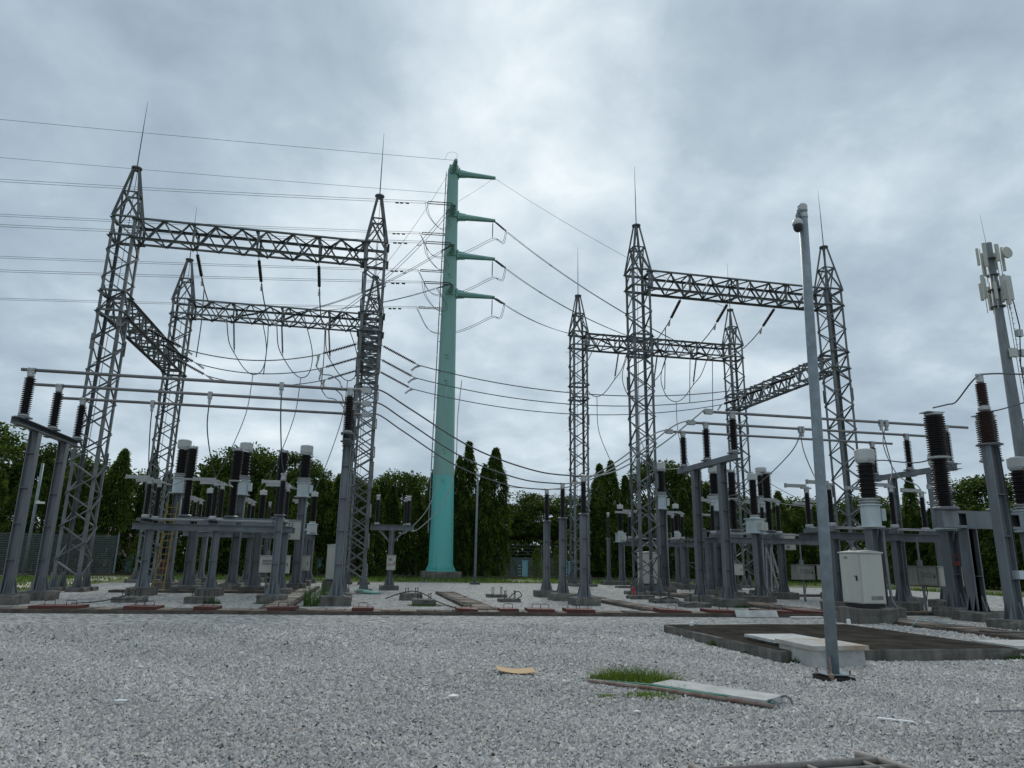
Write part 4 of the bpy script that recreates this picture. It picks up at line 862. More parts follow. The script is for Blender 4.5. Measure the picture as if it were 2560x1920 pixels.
# flexible links from left tube ends over the lone columns to the right tube ends
for i, (y, cy) in enumerate(zip(BUSY, (26.25, 29.2, 31.9))):
    n = ('nearest', 'middle', 'farthest')[i]; xr = (12.75, 13.1, 13.1)[i]
    lo = [(-0.2, y, ZBUS+0.05), (0.35, y+0.02, ZBUS+0.03), (1.4, y+(cy-y)*0.2, 6.75), (3.8, y+(cy-y)*0.55, 5.55), (6.3, y+(cy-y)*0.85, 4.88), (8.25, cy, 4.77)]
    hi = [(8.25, cy, 4.77), (9.4, cy+(y-cy)*0.2, 4.98), (11.0, cy+(y-cy)*0.6, 5.95), (12.2, y, 7.0), (xr-0.15, y, 7.32), (xr+0.15, y, 7.30)]
    wire(curve_pts(lo, 8), 0.029, f'{n} thick flexible link swooping from the left busbar to a lone insulator column', group='swooping bus links left')
    wire(curve_pts(hi, 8), 0.029, f'{n} pale flexible link rising from a lone insulator column to the right busbar', WIRE_PALE, group='rising bus links right')
    for xx in (-0.2, xr): tag(MB().box((0, 0, 0), (0.30, 0.14, 0.20)).cyl((-0.2, 0, 0), (0.2, 0, 0), 0.07, None, 8).build('tube_connector', ALU, None, (xx, y, ZBUS+0.01)), f'{n} pale clamp block at the {"right" if xx < 0 else "left"} end of the {"left" if xx < 0 else "right"} busbar tube', 'connector', 'busbar end clamps')
def drop(ctrl, label, r=0.022, m=None, grp='busbar drop wires', clampat=True):
    o = wire(curve_pts(ctrl, 8), r, label, m, group=grp)
    if clampat: MB().box((0, 0, -0.02), (0.14, 0.14, 0.26)).box((0, 0, -0.22), (0.09, 0.09, 0.2)).build('clamp', ALU, o)
drop([(-8.3, 28.9, ZBUS), (-8.35, 29.2, 6.3), (-8.55, 30.4, 5.0), (-8.58, 31.0, 4.65)], 'left drop wire from the left busbar to the disconnector')
drop([(-5.78, 26.7, ZBUS), (-5.85, 27.2, 6.1), (-5.9, 29.0, 5.0), (-6.05, 31.0, 4.65)], 'middle drop wire from the left busbar to the disconnector')
drop([(-3.05, 24.5, ZBUS), (-3.03, 24.9, 6.2), (-3.0, 26.0, 5.0), (-2.95, 26.75, 4.5)], 'right drop wire from the left busbar to the lone insulator column')
drop([(-2.95, 26.75, 4.5), (-3.0, 28.4, 4.75), (-3.2, 30.0, 4.8), (-3.35, 31.0, 4.6)], 'short link from the lone insulator column to the left disconnector', clampat=False)
for i, (xd, xb, xc) in enumerate(zip((-8.58, -6.05, -3.35), (-7.8, -5.85, -3.85), (-8.86, -5.97, -3.06))):
    n = ORD[i]; g = 'left bay equipment links'
    drop([(xd, 32.4, 4.62), (xd+0.3, 33.0, 4.5), (xb-0.2, 33.7, 4.75), (xb, 34.0, 4.85)], f'{n} pale link between disconnector and circuit breaker in the left bay', 0.02, WIRE_PALE, g, False)
    drop([(xb, 34.0, 6.4), (xb-0.2, 34.8, 6.45), (xc+0.2, 36.2, 6.5), (xc, 36.5, 6.62)], f'{n} pale link between circuit breaker and current transformer in the left bay', 0.02, WIRE_PALE, g, False)
for i, (xd, xb, xc) in enumerate(zip((16.8, 19.5, 22.2), (16.9, 18.83, 20.85), (16.2, 19.5, 22.5))):
    n = ORD[i]; g = 'right bay equipment links'
    drop([(xd, 32.4, 4.62), (xd+0.2, 33.0, 4.5), (xb, 33.7, 4.75), (xb, 34.0, 4.85)], f'{n} pale link between disconnector and circuit breaker in the right bay', 0.02, WIRE_PALE, g, False)
    drop([(xb, 34.0, 6.4), (xb-0.1, 34.8, 6.5), (xc+0.2, 36.4, 6.6), (xc, 36.9, 6.65)], f'{n} pale link between circuit breaker and current transformer in the right bay', 0.02, WIRE_PALE, g, False)
drop([(18.15, 26.7, ZBUS), (18.1, 26.5, 6.3), (17.9, 25.7, 5.2), (17.3, 24.6, 4.8), (17.05, 23.6, 4.62)], 'drop wire from the middle right busbar just right of the camera pole')
drop([(18.25, 26.7, ZBUS), (18.0, 27.3, 6.3), (17.4, 29.4, 5.0), (16.8, 31.0, 4.62)], 'looping wire from the middle right busbar to the far disconnector')
drop([(20.35, 24.5, ZBUS), (20.45, 24.45, 6.3), (20.3, 24.1, 5.3), (19.7, 23.6, 4.65)], 'dark curved wire from the nearest right busbar crossing a paler one')
drop([(20.6, 24.5, ZBUS), (20.45, 24.6, 6.3), (21.3, 25.0, 5.2), (22.1, 25.0, 4.85), (22.3, 25.0, 4.65)], 'pale curved wire from the nearest right busbar crossing a darker one', 0.022, WIRE_PALE)
drop([(16.5, 20.8, 4.98), (17.0, 20.6, 5.05), (17.6, 19.9, 4.9), (18.05, 19.4, 5.0)], 'link from the near current transformer to the big circuit breaker', 0.022, WIRE, 'near bay links', False)
drop([(18.05, 19.3, 5.02), (18.6, 19.4, 4.75), (19.2, 19.9, 4.75), (19.4, 20.6, 4.98)], 'sagging link right of the big circuit breaker pole', 0.022, WIRE, 'near bay links', False)
drop([(18.05, 19.3, 6.65), (18.35, 19.0, 6.72), (18.5, 18.8, 6.78), (18.3, 18.0, 7.15), (17.6, 17.0, 7.12), (17.05, 16.4, 6.98)], 'dark cable arching from the big breaker top to the red-brown arrester', 0.024, WIRE, 'near bay links', False)
drop([(17.05, 16.4, 6.98), (17.8, 16.2, 7.0), (19.5, 15.8, 6.9), (21.5, 15.4, 6.6)], 'dark cable leaving the red-brown arrester to the right', 0.024, WIRE, 'near bay links', False)
drop([(20.05, 19.3, 6.66), (20.5, 19.2, 6.7), (21.5, 19.0, 7.0), (23.0, 18.6, 7.4)], 'dark cable rising right from the second breaker pole', 0.024, WIRE, 'near bay links', False)
drop([(22.5, 37.2, 6.6), (22.3, 36, 6.0), (22.2, 34, 5.2), (22.2, 32.4, 4.62)], 'pale sagging link behind the short white-headed transformer', 0.02, WIRE_PALE, 'right bay equipment links', False)
# ------------------------------------------------------------------ foreground things
def slab():
    x0, x1, y0, y1, h = 6.97, 11.75, 11.32, 16.1, 0.19
    b = MB(); n = 14; vs = []
    def edge(t): return random.uniform(-0.018, 0.018)
    top = []; xs = np.linspace(x0, x1, n); ys = np.linspace(y0, y1, n)
    per = [(x, y0) for x in xs[:-1]]+[(x1, y) for y in ys[:-1]]+[(x, y1) for x in xs[::-1][:-1]]+[(x0, y) for y in ys[::-1][:-1]]; N = len(per)
    cx, cy = (x0+x1)/2, (y0+y1)/2
    for z, k in ((-0.1, 1), (h*0.5, 1), (h-0.02, 1), (h, 0.994)):
        for x, y in per: vs.append((cx+(x-cx)*k+edge(0)*0.7, cy+(y-cy)*k+edge(0)*0.7, z+edge(0)*0.3))
    fs = [(r*N+i, r*N+(i+1) % N, (r+1)*N+(i+1) % N, (r+1)*N+i) for r in range(3) for i in range(N)]
    side = b.add(vs, fs); o = side.build('concrete_slab', CONC)
    tag(o, 'low dark-topped concrete slab in the right foreground with stained sides', 'slab')
    t = MB().add([(x, y, z+0.001) for x, y, z in vs[3*N:]], [tuple(range(N))]); t.build('top_surface', CONC_DARK, o)
slab()
def chipped_box(b, c, d, j=0.006):
    k = len(b.v); b.box(c, d); b.v[k:] = [tuple(q+random.uniform(-j, j) for q in v) for v in b.v[k:]]; return b
mh = thing('manhole_chamber', (7.64, 11.18, 0), 'raised square concrete manhole with a rust-stained lid behind the camera pole', 'manhole')
chipped_box(MB(), (0, 0, 0.08), (0.92, 0.98, 0.38)).build('chamber_wall', CONC_PALE, mh); chipped_box(MB(), (0, 0, 0.305), (1.02, 1.08, 0.065)).build('lid', CONC_RUST, mh)
ml = thing('manhole_cover', (7.80, 12.5, 0), 'flat pale concrete manhole lid lying on the dark slab', 'manhole')
chipped_box(MB(), (0, 0, 0.21), (0.95, 0.95, 0.05)).build('frame', CONC, ml); chipped_box(MB(), (0, 0, 0.265), (1.04, 1.04, 0.055)).build('lid', CONC_PALE, ml)
cp = thing('camera_pole', (6.70, 9.56, 0), 'slim galvanised pole in the right foreground with a dome camera at its top', 'pole'); cp.rotation_euler = (0, R(1.5), 0)
chipped_box(MB(), (0, 0, 0.02), (0.40, 0.40, 0.10)).build('footing', CONC_DARK, cp)
MB().box((0, 0, 0.095), (0.44, 0.36, 0.012)).build('base_plate', STEEL_PALE, cp)
for sx in (-1, 1):
    for sy in (-1, 1): MB().cyl((sx*0.17, sy*0.13, 0.09), (sx*0.17, sy*0.13, 0.16), 0.014, None, 6).build('anchor_bolt', RUST, cp)
MB().lathe([(0.083, 0.10), (0.080, 2.5), (0.076, 5.2), (0.073, 7.36)], 24).build('shaft', STEEL_PALE, cp, None, True)
MB().lathe([(0.079, 7.24), (0.081, 7.26), (0.081, 7.30), (0.076, 7.31)], 20).lathe([(0.079, 7.36), (0.081, 7.38), (0.081, 7.46), (0.06, 7.49)], 20).build('top_cap', CAP, cp)
MB().tube([(-0.12, -0.12, 0.08), (-0.10, -0.09, 0.16), (-0.09, -0.06, 0.32)], 0.014, 6).lathe([(0.03, 0), (0.04, 0.02), (0.04, 0.12), (0.025, 0.14)], 10, (-0.16, -0.17, -0.02)).build('cable_gland', RUST, cp)
dc = thing('dome_camera', (6.735, 9.50, 6.93), 'white and black dome security camera hanging near the top of the slim pole', 'camera'); dc.scale = (0.8, 0.8, 0.8)
MB().lathe([(0.002, -0.13), (0.04, -0.125), (0.075, -0.09), (0.092, -0.03), (0.096, 0.03)], 18, (0, 0, 0.14)).build('dome', BLACK, dc, None, True)
MB().lathe([(0.10, 0.0), (0.108, 0.02), (0.105, 0.06), (0.08, 0.12), (0.045, 0.15), (0.02, 0.16)], 18, (0, 0, 0.16)).build('housing', CAP, dc, None, True)
MB().tube([(0, 0, 0.30), (-0.01, 0, 0.38), (0.02, 0, 0.45), (0.09, 0.03, 0.47)], 0.022, 8).box((0.075, 0.03, 0.47), (0.03, 0.09, 0.16)).build('bracket', STEEL_PALE, dc, None, False)
cb = MB(); v0, v1 = Vector((3.92, 9.17, 0.06)), Vector((4.78, 7.95, 0.06)); d = (v1-v0)
k = len(cb.v); cb.bar(v0-v0, v1-v0, 0.48, 0.075)
o = tag(cb.build('concrete_beam', CONC_PALE, None, v0), 'pale concrete beam lying on the gravel beside the grass tuft', 'concrete beam')
sd = Vector((-d.y, d.x, 0)).normalized()
for s, ph in ((-0.17, 0.3), (0.19, 0.9)):
    e1 = d+sd*s+d.normalized()*0.0; u = d.normalized()
    MB().tube([e1-u*0.05+Vector((0, 0, 0.01)), e1+u*0.05+Vector((0, 0, 0.045)), e1+u*0.11+Vector((0, 0, 0.02)), e1+u*0.13-Vector((0, 0, 0.04))], 0.014, 6).build('lifting_hook', STEEL, o)
pa, pb = Vector((3.06, 9.58, 0.055)), Vector((4.62, 7.72, 0.055))
o = tag(MB().tube([Vector((0, 0, 0)), (pb-pa)*0.4+Vector((0.01, 0.02, 0.012)), pb-pa], 0.024, 8).build('rusty_pipe', RUST, None, pa, True), 'long rusty pipe lying on the gravel in front of the grass tuft', 'pipe')
pa2 = Vector((3.14, 9.60, 0.06)); tag(MB().tube([(0, 0, 0), (0.55, -0.62, 0.03), (1.0, -1.22, 0.02), (1.50, -1.72, 0.02), (1.56, -1.78, 0.0), (1.48, -1.76, 0.0), (1.2, -1.42, 0.03)], 0.012, 6).build('plastic_rope', GREENPL, None, pa2, True), 'green plastic strip lying along the rusty pipe', 'rope')
# tubular steel frame lying at the bottom edge
tf = thing('steel_tube_frame', (3.45, 5.30, 0.07), 'grey welded tube frame lying on the gravel at the bottom edge', 'tube frame')
MB().tube([(-0.80, 0.11, 0), (0.78, 0.20, 0)], 0.034, 8).build('rail', RUSTGREY, tf, None, True); MB().tube([(-0.70, -0.05, 0), (0.80, 0.02, 0)], 0.026, 8).build('rail', RUSTGREY, tf, None, True)
MB().tube([(-0.75, -0.95, 0), (0.95, -0.85, 0)], 0.034, 8).build('rail', RUSTGREY, tf, None, True)
for x in (-0.45, 0.06, 0.58): MB().tube([(x, 0.14+x*0.055, 0), (x+0.08, -0.92, 0)], 0.020, 7).build('bar', RUSTGREY, tf, None, True)
MB().tube([(-0.86, 0.24, 0.0), (-0.68, -0.95, 0)], 0.036, 8).build('end_bar', RUSTGREY, tf, None, True); MB().tube([(0.70, 0.40, 0.0), (0.98, -0.90, 0)], 0.036, 8).build('end_bar', RUSTGREY, tf, None, True)
# litter
def cardboard():
    b = MB(); n = 8; L, Wd = 0.52, 0.24
    top = []
    for i in range(n+1):
        u = i/n; z = 0.02+0.10*abs(u-0.55)**1.6
        for v in (0, 1): top.append((u*L, v*Wd-0.15*u, z+0.03*v))
    vs = top+[(x, y, z-0.006) for x, y, z in top]; m = 2*(n+1)
    fs = [(2*i, 2*i+2, 2*i+3, 2*i+1) for i in range(n)]+[(m+2*i+1, m+2*i+3, m+2*i+2, m+2*i) for i in range(n)]+[(2*i, m+2*i, m+2*i+2, 2*i+2) for i in range(n)]+[(2*i+3, m+2*i+3, m+2*i+1, 2*i+1) for i in range(n)]
    tag(b.add(vs, fs).build('cardboard_sheet', CARD, None, (2.0, 10.45, 0.02)), 'curled tan cardboard piece on the gravel left of the grass tuft', 'cardboard')
cardboard()
for (x, y, l, w, rz, lab) in ((5.55, 6.95, 0.34, 0.05, -0.5, 'narrow white plastic strip on the gravel at lower right'),):
    o = MB().box((0, 0, 0), (l, w, 0.012)).build('plastic_strip', WHITE, None, (x, y, 0.045)); o.rotation_euler = (0.05, 0.04, rz); tag(o, lab, 'litter')
o = MB().box((0, 0, 0), (1.05, 0.12, 0.03)).build('white_plank', WHITE, None, (13.35, 20.1, 0.05)); tag(o, 'white plank lying on the gravel left of the beige cabinet', 'plank')
o = MB().box((0, 0, 0), (1.35, 0.05, 0.22)).build('grey_board', CONC_PALE, None, (11.95, 20.55, 0.10)); o.rotation_euler = (-0.5, 0, -0.06); tag(o, 'thin grey board leaning on the long trench kerb', 'board')
for x, y, lab in ((7.55, 15.85, 'small white marker post stub behind the dark slab near its left corner'), (12.2, 16.6, 'small white marker post stub beside the beige cabinet plinth')):
    tag(MB().lathe([(0.05, -0.05), (0.05, 0.25), (0.035, 0.27)], 10).build('marker_stub', WHITE, None, (x, y, 0)), lab, 'marker')
for i, (x, y, s) in enumerate(((1.15, 8.75, 0.05), (-2.45, 8.9, 0.05), (-4.3, 10.2, 0.035), (3.0, 7.7, 0.03), (-1.8, 5.9, 0.04))):
    b = MB().lathe([(s*0.3, 0), (s, s*0.25), (s*0.8, s*0.5), (s*0.2, s*0.6)], 7); b.v = [(a*1.5, c*0.7, q) for a, c, q in b.v]
    tag(b.build('white_pebble', WHITE, None, (x, y, 0.035)), ('white pebble left of the cardboard', 'bright white chip on the left gravel', 'small white chip far left on the gravel', 'tiny white chip in front of the rusty pipe', 'pale yellow-white pebble at the bottom left')[i], 'pebble')
# right edge cover plates beside the trench
o = thing('cover_plates', (12.9, 12.3, 0), 'pale cover slabs stacked on dark timber at the right edge', 'slab stack')
chipped_box(MB(), (0, 0, 0.14), (1.5, 1.0, 0.06)).build('cover_slab', CONC_PALE, o); chipped_box(MB(), (0, -0.45, 0.05), (1.6, 0.10, 0.12)).build('timber', KERB, o); chipped_box(MB(), (0, 0.45, 0.05), (1.6, 0.10, 0.12)).build('timber', KERB, o)
# bare stub footings with anchor bolts
def stub(X, Y, sx, h, label, bolts=4, bh=0.22, weeds=False, bx_=None):
    t = thing('stub_footing', (X, Y, 0), label, 'footing', 'bare stub footings with bolts')
    put('block', footing_mesh(sx, sx*0.8, h, 0.03), t)
    for i in range(bolts):
        a, c = ((-0.22, -0.14), (-0.10, 0.12), (0.16, -0.14), (0.26, 0.12))[i % 4]
        MB().cyl((a, c, h-0.02), (a+random.uniform(-0.02, 0.02), c, h+bh), 0.014, None, 6).cyl((a, c, h+bh-0.03), (a, c, h+bh), 0.026, None, 6).build('anchor_bolt', BLACK, t)
    return t
for a in [(-7.55, 26.9, 0.95, 0.17, 'stub footing with four bolts and a trailing cable near the far left busbar support'),
          (-5.25, 26.4, 0.85, 0.22, 'stub footing with a weed at its side in front of the left disconnector'),
          (2.0, 28.9, 0.85, 0.26, 'rear of two stacked-looking stub footings draped with black cable'),
          (2.25, 25.9, 0.8, 0.2, 'front weedy stub footing left of the short middle trench'),
          (5.85, 31.3, 0.85, 0.12, 'low stub footing with four bolts near the lamp pole'),
          (5.75, 28.0, 0.8, 0.12, 'low stub footing with a loop of black cable'),
          (12.2, 30.6, 1.0, 0.16, 'stub footing with a red bolt sleeve near the front right tower'),
          (12.1, 27.8, 1.0, 0.17, 'stub footing with a black hose over its top near the front right tower'),
          (12.2, 25.3, 1.0, 0.17, 'front stub footing with four tall bolts near the long trench'),
          (-7.1, 34.3+2.6, 0.9, 0.28, 'plain stub footing between the left bay posts')]: stub(*a, bh=0.30 if a[0] > 11 or 5 < a[0] < 6 else 0.2)
def cable(ctrl, label, r=0.018, m=None, name='loose_cable'): wire(curve_pts(ctrl, 7), r, label, m or BLACK, name, 'cable')
cable([(-7.4, 26.6, 0.35), (-7.7, 26.3, 0.18), (-8.3, 25.9, 0.06), (-8.9, 25.6, 0.03)], 'black cable trailing from the far left stub footing')
cable([(1.0, 28.6, 0.06), (1.6, 28.6, 0.27), (2.1, 28.7, 0.34), (2.5, 28.2, 0.24), (2.75, 26.8, 0.10), (3.1, 24.4, 0.03), (3.3, 22.6, 0.16)], 'black cable draped over a stub footing to the red trench cover', 0.022)
cable([(5.7, 27.8, 0.15), (5.85, 27.7, 0.32), (6.05, 27.7, 0.40), (6.2, 27.8, 0.25), (6.05, 27.9, 0.12)], 'ring of black cable on a low stub footing', 0.018)
cable([(11.5, 27.4, 0.04), (11.9, 27.5, 0.18), (12.3, 27.5, 0.21), (12.7, 27.4, 0.03)], 'black hose humped over the middle stub footing', 0.03)
cable([(14.3, 16.9, 0.05), (14.2, 16.7, 0.16), (14.6, 16.9, 0.25), (15.4, 17.2, 0.15), (15.9, 17.4, 0.12)], 'thin blue cable loop on the near right trench', 0.012, BLUEW)
cable([(6.9, 7.2, 0.05), (7.5, 7.1, 0.055), (8.1, 6.8, 0.05), (8.6, 6.5, 0.05)], 'thin grey wire lying on the gravel at lower right', 0.008, STEEL)
tag(MB().cyl((0, 0, 0.16), (0, 0, 0.52), 0.05, None, 8).build('bolt_sleeve', REDSIGN, None, (11.85, 30.5, 0)), 'bright red sleeve standing on a stub footing bolt', 'bolt sleeve')
tag(MB().lathe([(0.0, 0), (0.12, 0.0), (0.16, 0.10), (0.10, 0.24), (0.0, 0.28)], 10).build('red_bag', REDSIGN, None, (-14.2, 32.6, 0)), 'small red bag on the ground at the far left edge', 'bag')
o = MB()
for k in range(4): o.cyl((0.09*k, 0, 0.12+0.04*(k % 2)), (0.9+0.09*k, -0.35, 0.05), 0.05, None, 8)
tag(o.build('pipe_bundle', GREENUP, None, (-0.2, 33.5, 0.0)), 'bundle of dark pipes leaning inside the tower left of the green pole', 'pipe bundle')

for k_, z_ in ((0, 9.4), (1, 10.2)): wire(sag((5, 84, z_+0.3), (32, 84, z_), 0.3), 0.03, ('lower', 'upper')[k_]+' thin street wire seen beyond the gate between the trees', None, 'street_wire', 'wire')
# ladder, step ladder, small steel stand, fire box, lamp and camera posts
la = thing('ladder', (-9.0, 36.0, 0), 'tall yellow ladder standing behind the left transformer post', 'ladder')
for s, m_ in ((-0.22, YELLOW), (0.22, YELLOW)): MB().bar((s, 0, 0), (s+0.02, 0.55, 4.0), 0.05, 0.07).build('rail', m_, la)
for k in range(12): MB().cyl((-0.22, 0.045+k*0.045, 0.33+k*0.31), (0.22, 0.045+k*0.045, 0.33+k*0.31), 0.022, None, 6).build('rung', YELLOW, la)
fb = thing('fire_box', (-14.5, 59.6, 0), 'dark red fire equipment box by the trees behind the left bay', 'fire box'); MB().box((0, 0, 0.72), (0.6, 0.35, 0.95)).build('body', REDDARK, fb); MB().box((0.05, -0.19, 0.85), (0.22, 0.02, 0.24)).build('sign', WHITE, fb)
for sx in (-0.2, 0.2): MB().box((sx, 0, 0.12), (0.05, 0.3, 0.26)).build('leg', STEEL, fb)
sl = thing('step_ladder', (20.35, 33.0, 0), 'aluminium step ladder beside the short white-headed transformer', 'ladder', None, 0.1)
for s in (-0.18, 0.18): MB().bar((-0.30, s, 2.40), (0.38, s, 0.05), 0.05, 0.09).build('rail', ALU, sl); MB().bar((-0.30, s, 2.40), (-0.40, s, 0.05), 0.05, 0.06).build('rear_leg', ALU, sl)
for k in range(7): MB().box((-0.22+k*0.088, 0, 2.10-k*0.30), (0.12, 0.36, 0.03)).build('tread', ALU, sl)
st = thing('steel_stand', (18.3, 38.5, 0), 'light steel angle stand with cross bracing in the right bay', 'steel stand')
for x, y in ((0, 0), (1.9, 0), (0, 1.0), (1.9, 1.0)): member('leg', (x, y, 0), (x, y, 3.0), 0.06, st, STEEL)
for z in (0.6, 1.55, 2.9):
    member('rail', (0, 0, z), (1.9, 0, z), 0.06, st, STEEL); member('rail', (0, 1, z), (1.9, 1, z), 0.06, st, STEEL)
member('brace', (0, 0, 1.5), (1.9, 0, 0.2), 0.05, st, STEEL); member('brace', (1.9, 0, 1.5), (0, 0, 0.2), 0.05, st, STEEL); member('brace', (0, 0, 2.9), (1.9, 0, 1.55), 0.05, st, STEEL)
lp_ = thing('lamp_post', (7.28, 46.6, 0), 'thin grey lamp post just right of the green pole', 'lamp post'); chipped_box(MB(), (0, 0, 0.05), (0.6, 0.6, 0.2)).build('footing', CONC, lp_)
MB().lathe([(0.085, 0.1), (0.075, 4), (0.06, 6.9)], 12).build('shaft', STEEL_PALE, lp_, None, True); MB().lathe([(0.07, 6.85), (0.12, 6.95), (0.13, 7.15), (0.06, 7.28)], 10).build('lamp', WHITE, lp_)
lc = thing('camera_post', (-21.7, 53.4, 0), 'thin grey post with a small white camera in front of the left fence', 'pole'); chipped_box(MB(), (0, 0, 0.05), (0.5, 0.5, 0.3)).build('footing', CONC, lc)
MB().lathe([(0.11, 0.1), (0.10, 4), (0.09, 7.45)], 10).build('shaft', STEEL_PALE, lc, None, True); MB().box((0.30, -0.1, 4.8), (0.5, 0.16, 0.14)).box((0.10, 0, 4.92), (0.2, 0.05, 0.05)).build('camera', WHITE, lc)

# ------------------------------------------------------------------ boundary: fences, pillars, houses, telecom mast
mf = thing('mesh_fence', (-30.0, 53.8, 0), 'grey-green wire mesh fence at the far left', 'fence', None, math.atan2(59.4-56.5, -18.6+24.4))
FL = 13.2; b = MB()
for z in np.arange(0.15, 2.9, 0.155): b.box((FL/2, 0, z), (FL, 0.012, 0.035))
b.build('horizontal_wires', FENCEW, mf); b = MB()
for x in np.arange(0, FL, 0.055): b.box((x, 0.02, 1.5), (0.016, 0.01, 2.8))
o = b.build('vertical_wires', FENCEW, mf)
pm = MB().box((0, -0.05, 1.5), (0.09, 0.09, 3.1)).mesh('post', STEEL_PALE)
for x in np.arange(0, FL+0.1, 2.2): put('post', pm, mf, (x, 0, 0))
MB().box((FL/2, 0, 0.0), (FL, 0.25, 0.3)).build('base_wall', KERB, mf)
def pillar(x, y, label, h=1.45):
    t = thing('gate_pillar', (x, y, 0), label, 'pillar', 'blue painted fence pillars'); MB().box((0.12, 0, h/2), (0.50, 0.5, h)).box((0.12, 0, h+0.04), (0.6, 0.6, 0.08)).build('shaft', BLUEW, t)
    bb = MB()
    for i in range(3):
        for j in range(4): bb.box((-0.32-0.0*j, -0.24, 0.28+j*0.27), (0.30, 0.02, 0.05)) if i == 0 else bb.box((-0.47+0.15*i, -0.24, 0.70), (0.05, 0.03, 1.1))
    bb.build('block_screen', WHITE, t)
for x, l in ((-18.0, 'blue fence pillar behind the left trees, left of the rear tower'), (-3.5, 'blue fence pillar right of the left bay posts'), (14.0, 'blue and white fence pillar left of the barred gate'), (18.2, 'blue fence pillar right of the barred gate'), (47.4, 'blue fence pillar seen behind the big breaker posts')):
    pillar(x, 62.4 if x < 40 else 57.6, l)
def barred(x0, x1, y, label, h=1.30):
    t = thing('barred_fence', (x0, y, 0), label, 'fence', 'barred metal fences'); L = x1-x0
    MB().box((L/2, 0, h), (L, 0.05, 0.05)).box((L/2, 0, 0.2), (L, 0.05, 0.05)).build('rail', FENCEW, t)
    bm = MB().box((0, 0, h/2), (0.028, 0.028, h)).mesh('bar', FENCEW)
    for x in np.arange(0.06, L, 0.22): put('bar', bm, t, (x, 0, 0.02))
barred(14.6, 17.7, 62.4, 'grey barred fence between the two blue pillars right of the cypress-like trees')
barred(-3.0, 2.5, 62.4, 'grey barred fence behind the lattice tower left of the green pole')
barred(47.9, 51.5, 57.6, 'grey barred fence behind the big breaker posts')
wf = thing('wall_fence', (9.0, 70.0, 0), 'dark boundary wall with wires above it beyond the gate', 'wall'); MB().box((12, 0, 0.9), (34, 0.25, 1.8)).build('wall', FENCEW, wf)
for z in (2.1, 2.4, 2.7, 3.0): MB().cyl((-5, 0, z), (29, 0, z), 0.02, None, 5).build('wire', FENCEW, wf)
for x in np.arange(-5, 29.1, 3.4): MB().box((x, 0, 1.55), (0.1, 0.1, 3.1)).build('post', FENCEW, wf)
def house(x, y, w, d, h, label, wallm, roofm):
    t = thing('house', (x, y, 0), label, 'house', 'houses behind the trees'); MB().box((0, 0, h/2), (w, d, h)).build('wall', wallm, t)
    a, c = w/2+0.4, d/2+0.5
    MB().add([(-a,-c,h-0.1),(a,-c,h-0.1),(a,c,h-0.1),(-a,c,h-0.1),(-a,0,h+1.6),(a,0,h+1.6)], [(0,1,5,4),(2,3,4,5),(0,4,3),(1,2,5),(3,2,1,0)]).build('roof', roofm, t)
    for k in (-0.28, 0.05, 0.33):
        wn = MB().box((k*w, -d/2-0.02, 1.6), (1.1, 0.06, 1.2)).build('window', WHITE, t); MB().box((k*w, -d/2-0.06, 1.6), (0.95, 0.03, 1.05)).build('pane', BLACK, wn)
house(-4.8, 82, 9, 6, 3.2, 'low pink-roofed house glimpsed between the left trees', PINKW, ROOF)
house(-25.5, 84, 8, 6, 3.2, 'low pale house glimpsed through the far left trees', PINKW, ROOF)
tm = thing('telecom_mast', (77.2, 70, 0), 'tall steel telecom monopole with antennas at the right edge', 'telecom mast')
MB().lathe([(0.95, 0), (0.72, 15), (0.55, 30), (0.42, 42.5)], 16).build('shaft', STEEL, tm, None, True); MB().cyl((-0.3, 0, 42.4), (-0.5, 0, 46.5), 0.03, 0.015, 6).build('lightning_rod', STEEL, tm)
for z, n, r in ((40.3, 6, 1.2), (36.0, 7, 1.4)):
    MB().lathe([(r*0.55, z-0.05), (r*0.62, z-0.05), (r*0.62, z+0.05), (r*0.55, z+0.05)], 14).lathe([(r*0.55, z-2.3), (r*0.62, z-2.3), (r*0.62, z-2.2), (r*0.55, z-2.2)], 14).build('ring_mount', STEEL, tm)
    for i in range(n):
        a = 2*math.pi*(i+0.35)/n; x, y = r*math.cos(a), r*math.sin(a); MB().cyl((x*0.85, y*0.85, z-2.8), (x*0.85, y*0.85, z+1.6), 0.05, None, 6).box((x*1.1, y*1.1, z-0.3+random.uniform(-0.6, 0.9)), (0.30, 0.36, 3.2 if i % 2 else 2.3), a).build('antenna_panel', CAB, tm)
MB().cyl((0.9, -1.5, 40.6), (0.9, -1.75, 40.6), 0.75, 0.75, 18).build('dish', CAB, tm); MB().box((0.45, -1.2, 35.9), (1.3, 0.5, 3.2)).build('radio_unit', CAP, tm); MB().box((0.1, -1.0, 27.4), (0.9, 0.4, 1.1)).build('radio_unit', CAP, tm)
for z in (30.2, 27.6, 25.3): MB().box((1.9, -0.6, z), (0.7, 0.5, 0.9)).build('radio_unit', TANK, tm)
b = MB()
for s in (-0.2, 0.2): b.tube([(1.2+s, -0.7, 2), (0.95+s, -0.6, 38)], 0.04, 5)
for z in np.arange(2, 36, 0.7): b.tube([(1.0, -0.7, z), (1.4, -0.7, z)], 0.03, 4)
b.build('ladder', STEEL, tm); MB().tube([(0.9, -0.7, 38), (1.5, -0.9, 34), (1.9, -0.8, 31), (1.1, -0.8, 26), (1.2, -0.8, 10)], 0.07, 5).build('feeder_cable', BLACK, tm)

